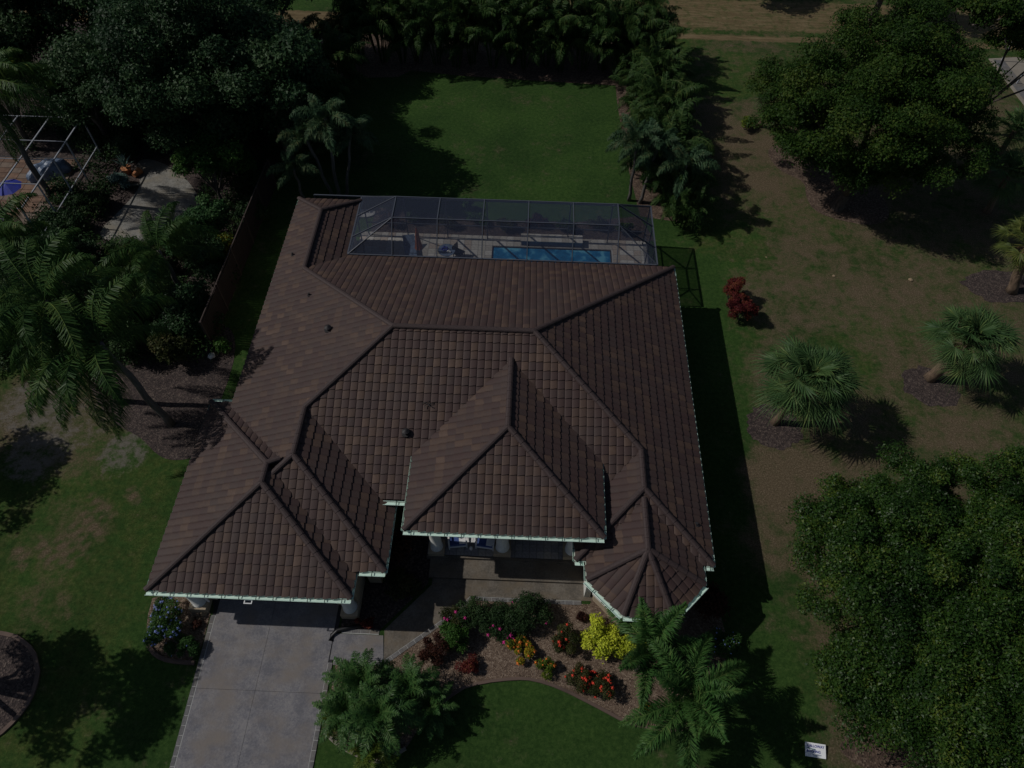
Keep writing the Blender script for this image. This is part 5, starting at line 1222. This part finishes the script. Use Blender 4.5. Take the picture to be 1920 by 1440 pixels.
shrub('plumbago', 'blue flowered plumbago left of the driveway, larger one', -13.35, 8.15, .72, 1.05, 1.05, 7500, .09, 'plumbago', 520, ('fl_blue', 210), 34, .22, flow_r=.055)
shrub('plumbago', 'smaller green plumbago at the driveway edge', -12.45, 7.3, .6, .45, .65, 3200, .085, 'plumbago', 521, ('fl_blue', 7), 12, .16, flow_r=.035)
shrub('plumbago', 'blue flowered plumbago in the shade right of the bay window', 8.2, 8.3, .6, .55, .8, 2800, .09, 'plumbago', 522, ('fl_blue', 38), 16, .2, flow_r=.04)
shrub('croton', 'small orange croton at the garage corner', -5.75, 8.5, .42, .25, .45, 900, .09, 'crimson', 523, None, 10, .13)
shrub('shrub', 'tiny red plant on the gravel beside the driveway plumbago', -12.35, 8.2, .28, .3, .3, 380, .08, 'maroon', 524, None, 7, .1)
shrub('red_shrub', 'crimson bush on the right lawn, the farther of the pair', 11.0, 26.35, .72, .82, 1.5, 3600, .1, 'crimson', 525, None, 18, .2)
shrub('red_shrub', 'crimson bush on the right lawn, the nearer of the pair', 11.3, 25.15, .8, .9, 1.5, 4000, .1, 'crimson', 526, None, 20, .2)
for i, x in enumerate((-8.0, -6.4, -4.6, -2.9, -1.2, .6, 2.3, 4.2, 5.6)):
    shrub('shrub', 'low ' + ['reddish', 'dark green', 'brownish', 'leafy green', 'sparse dark', 'red speckled', 'dull green', 'olive', 'tall green'][i] + ' shrub behind the pool enclosure, number %s from the left' % ['one', 'two', 'three', 'four', 'five', 'six', 'seven', 'eight', 'nine'][i], x, 31.55+.3*(i % 2), .7, .45, .7, 1600, .12, ['maroon', 'hedge', 'ixora', 'bright', 'ixora', 'maroon', 'hedge', 'ixora', 'ficus'][i], 540+i, None, 12, .2)
shrub('shrub', 'small bright plant just behind the enclosure wall', -3.5, 33.0, .6, .4, 1.0, 1200, .12, 'bright', 551, None, 10, .2)
# agave in pot
t = thing('potted_agave', 'blue agave rosette above an orange planter by the pale path', 'plant', (-24.7, 35.4, 0))
MB().tube([(0, 0, 0), (0, 0, .35), (0, 0, .38)], [.2, .3, .32], 14).build('pot', M['terracotta'], t)
me = None; V = []; Fc = []
for s_ in range(1):
    vs = [(0, -.05, 0), (0, .05, 0), (.4, .055, .25), (.4, -.055, .25), (.75, 0, .38)]
    me = mesh_np('agave_leaf', vs, [(0, 3, 2, 1), (3, 4, 2)], [.5, .6]); me.materials.append(M['agave'])
for i in range(26):
    obj('agave_leaf', me, None, t, (0, 0, .4+.01*i), (0, -R(8+2.2*i), i*2.4), 1.05-.012*i)
t = thing('planter_box', 'orange weathered planter lying beside the pale path', 'planter', (-24.1, 34.9, 0), R(70))
MB().tube([(0, 0, .2), (.5, 0, .2), (.55, 0, .2)], [.14, .22, .24], 12).build('pot', M['terracotta'], t); MB().tube([(0.45, 0, .2), (.56, 0, .2)], .2, 12).build('soil', M['mulch'], t)
tag(MB().box(-24.3, -23.6, 34.15, 34.27, 0.02, .1).build('garden_plank', M['curbgrey']), 'short pale plank on the ground by the path', 'plank')
sheet('garden_path', smooth_poly([(-23.6, 29.2), (-19.4, 29.0), (-18.9, 31.5), (-19.6, 33.2), (-20.6, 34.6), (-22.0, 36.0), (-24.2, 37.0), (-24.6, 36.0), (-23.4, 34.3), (-23.9, 32), (-24.6, 30)], 2), 0.016, make_conc('pale_path', (.13, .125, .115), (.20, .195, .18), (.28, .27, .25), 2), 'pale gravel path in the neighbouring garden')
# ------------------------------------------------------------------ neighbour's deck and cage frame
t = thing('neighbour_deck', None, None); t['kind'] = 'structure'; t['label'] = 'terracotta paved deck of the neighbouring yard'
MB().prism([(-36, 28.3), (-28.1, 28.3), (-28.1, 36.6), (-36, 36.6)], 0, .02).build('deck_base', M['joint'], t)
bm_ = []
for c in ((0.15, 0.085, 0.055), (0.20, 0.115, 0.075), (0.18, 0.13, 0.10)):
    me = MB().box(-.375, .375, -.235, .235, 0, .03).mesh('deck_tile'); me.materials.append(plain('deck_tile_tone', c, .8, 2, .35)); bm_.append(me)
for i in range(8):
    for j in range(16): obj('deck_tile', random.choice(bm_), None, t, (-33.95+i*.78, 28.7+j*.5, .015))
t = thing('cage_frame', 'white aluminium screen cage frame over the neighbour deck', 'screen cage', (-30, 32, 0))
O_ = Vector((-30, 32, 0))
def nb(name, a, b, w=.07): MB().bar(Vector(a)-O_, Vector(b)-O_, w, w).build(name, M['alu_white'], t)
for x in (-26.6, -28.5, -30.4): nb('roof_beam', (x, 28.4, 3.0), (x, 36.5, 3.0), .06)
for y in (28.4, 30.4, 32.5, 34.2, 36.5): nb('cross_beam', (-34, y, 3.0), (-26.6, y, 3.0), .035)
for y in (28.4, 30.4, 32.5, 34.2, 36.5): nb('post', (-26.6, y, 0), (-26.6, y, 3.0), .07)
nb('rail', (-26.6, 28.4, 1.0), (-26.6, 36.5, 1.0), .05)
t = thing('patio_umbrella', 'open blue patio umbrella on the neighbour deck', 'umbrella', (-29.3, 31.4, .03))
MB().tube([(0, 0, 0), (0, 0, 2.0)], .025, 8).build('pole', M['alu'], t)
for i in range(8):
    a = 2*math.pi*i/8; b = 2*math.pi*(i+1)/8
    MB().add([(0, 0, 2.1), (.75*math.cos(a), .75*math.sin(a), 1.85), (.75*math.cos(b), .75*math.sin(b), 1.85)], [(0, 1, 2)]).build('canopy_panel', M['deepblue'], t)
t = thing('covered_furniture', 'patio furniture under a crumpled blue grey cover on the neighbour deck', 'furniture cover', (-29.3, 35.0, .03), R(35))
bm = bmesh.new(); bmesh.ops.create_icosphere(bm, subdivisions=4, radius=1)
for v in bm.verts:
    v.co.x *= 1.25; v.co.y *= .62; v.co.z = max(v.co.z, -.1)*.8
    f = .06*math.sin(v.co.x*9+v.co.y*4)+.05*math.sin(v.co.y*14-v.co.x*5); v.co *= 1+f
me = bpy.data.meshes.new('cover'); bm.to_mesh(me); bm.free(); obj('cover', me, M['bluegrey'], t, (0, 0, .1))
t = thing('sun_lounger', 'lilac cushioned lounger at the left edge of the neighbour deck', 'sun lounger', (-30.3, 30.3, .03), R(20))
MB().box(-.35, .35, -.8, .8, .25, .33).build('cushion', M['lilac'], t)
for sx in (-.3, .3):
    for sy in (-.7, .7): MB().bar((sx, sy, 0), (sx, sy, .25), .05).build('leg', M['alu'], t)
# upper right neighbour: patio slab, pool and cage
MB().prism([(34.2, 45.2), (42, 44), (42, 53), (33.8, 51.8)], 0, .05).build('far_patio', M['curbgrey'])['kind'] = 'structure'
MB().prism([(34.4, 45.4), (35.2, 45.3), (34.8, 51.6), (34.05, 51.6)], .05, .09).build('far_patio_edge', M['border'])['kind'] = 'structure'
MB().prism([(36.0, 45.8), (41, 45.4), (41, 48.2), (35.8, 48.2)], .05, .07).build('far_pool_water', M['signgreen'])['kind'] = 'structure'
t = thing('far_screen_cage', 'pale framed pool cage at the upper right frame edge', 'screen cage', (35, 48, 0))
O_ = Vector((35, 48, 0))
for y in (45.5, 48.5, 51.5): nb('post', (34.6, y, 0), (34.6, y, 2.8), .07); nb('roof_beam', (34.6, y, 2.8), (41, y, 3.6), .06)
nb('eave_beam', (34.6, 45.5, 2.8), (34.6, 51.5, 2.8), .07)
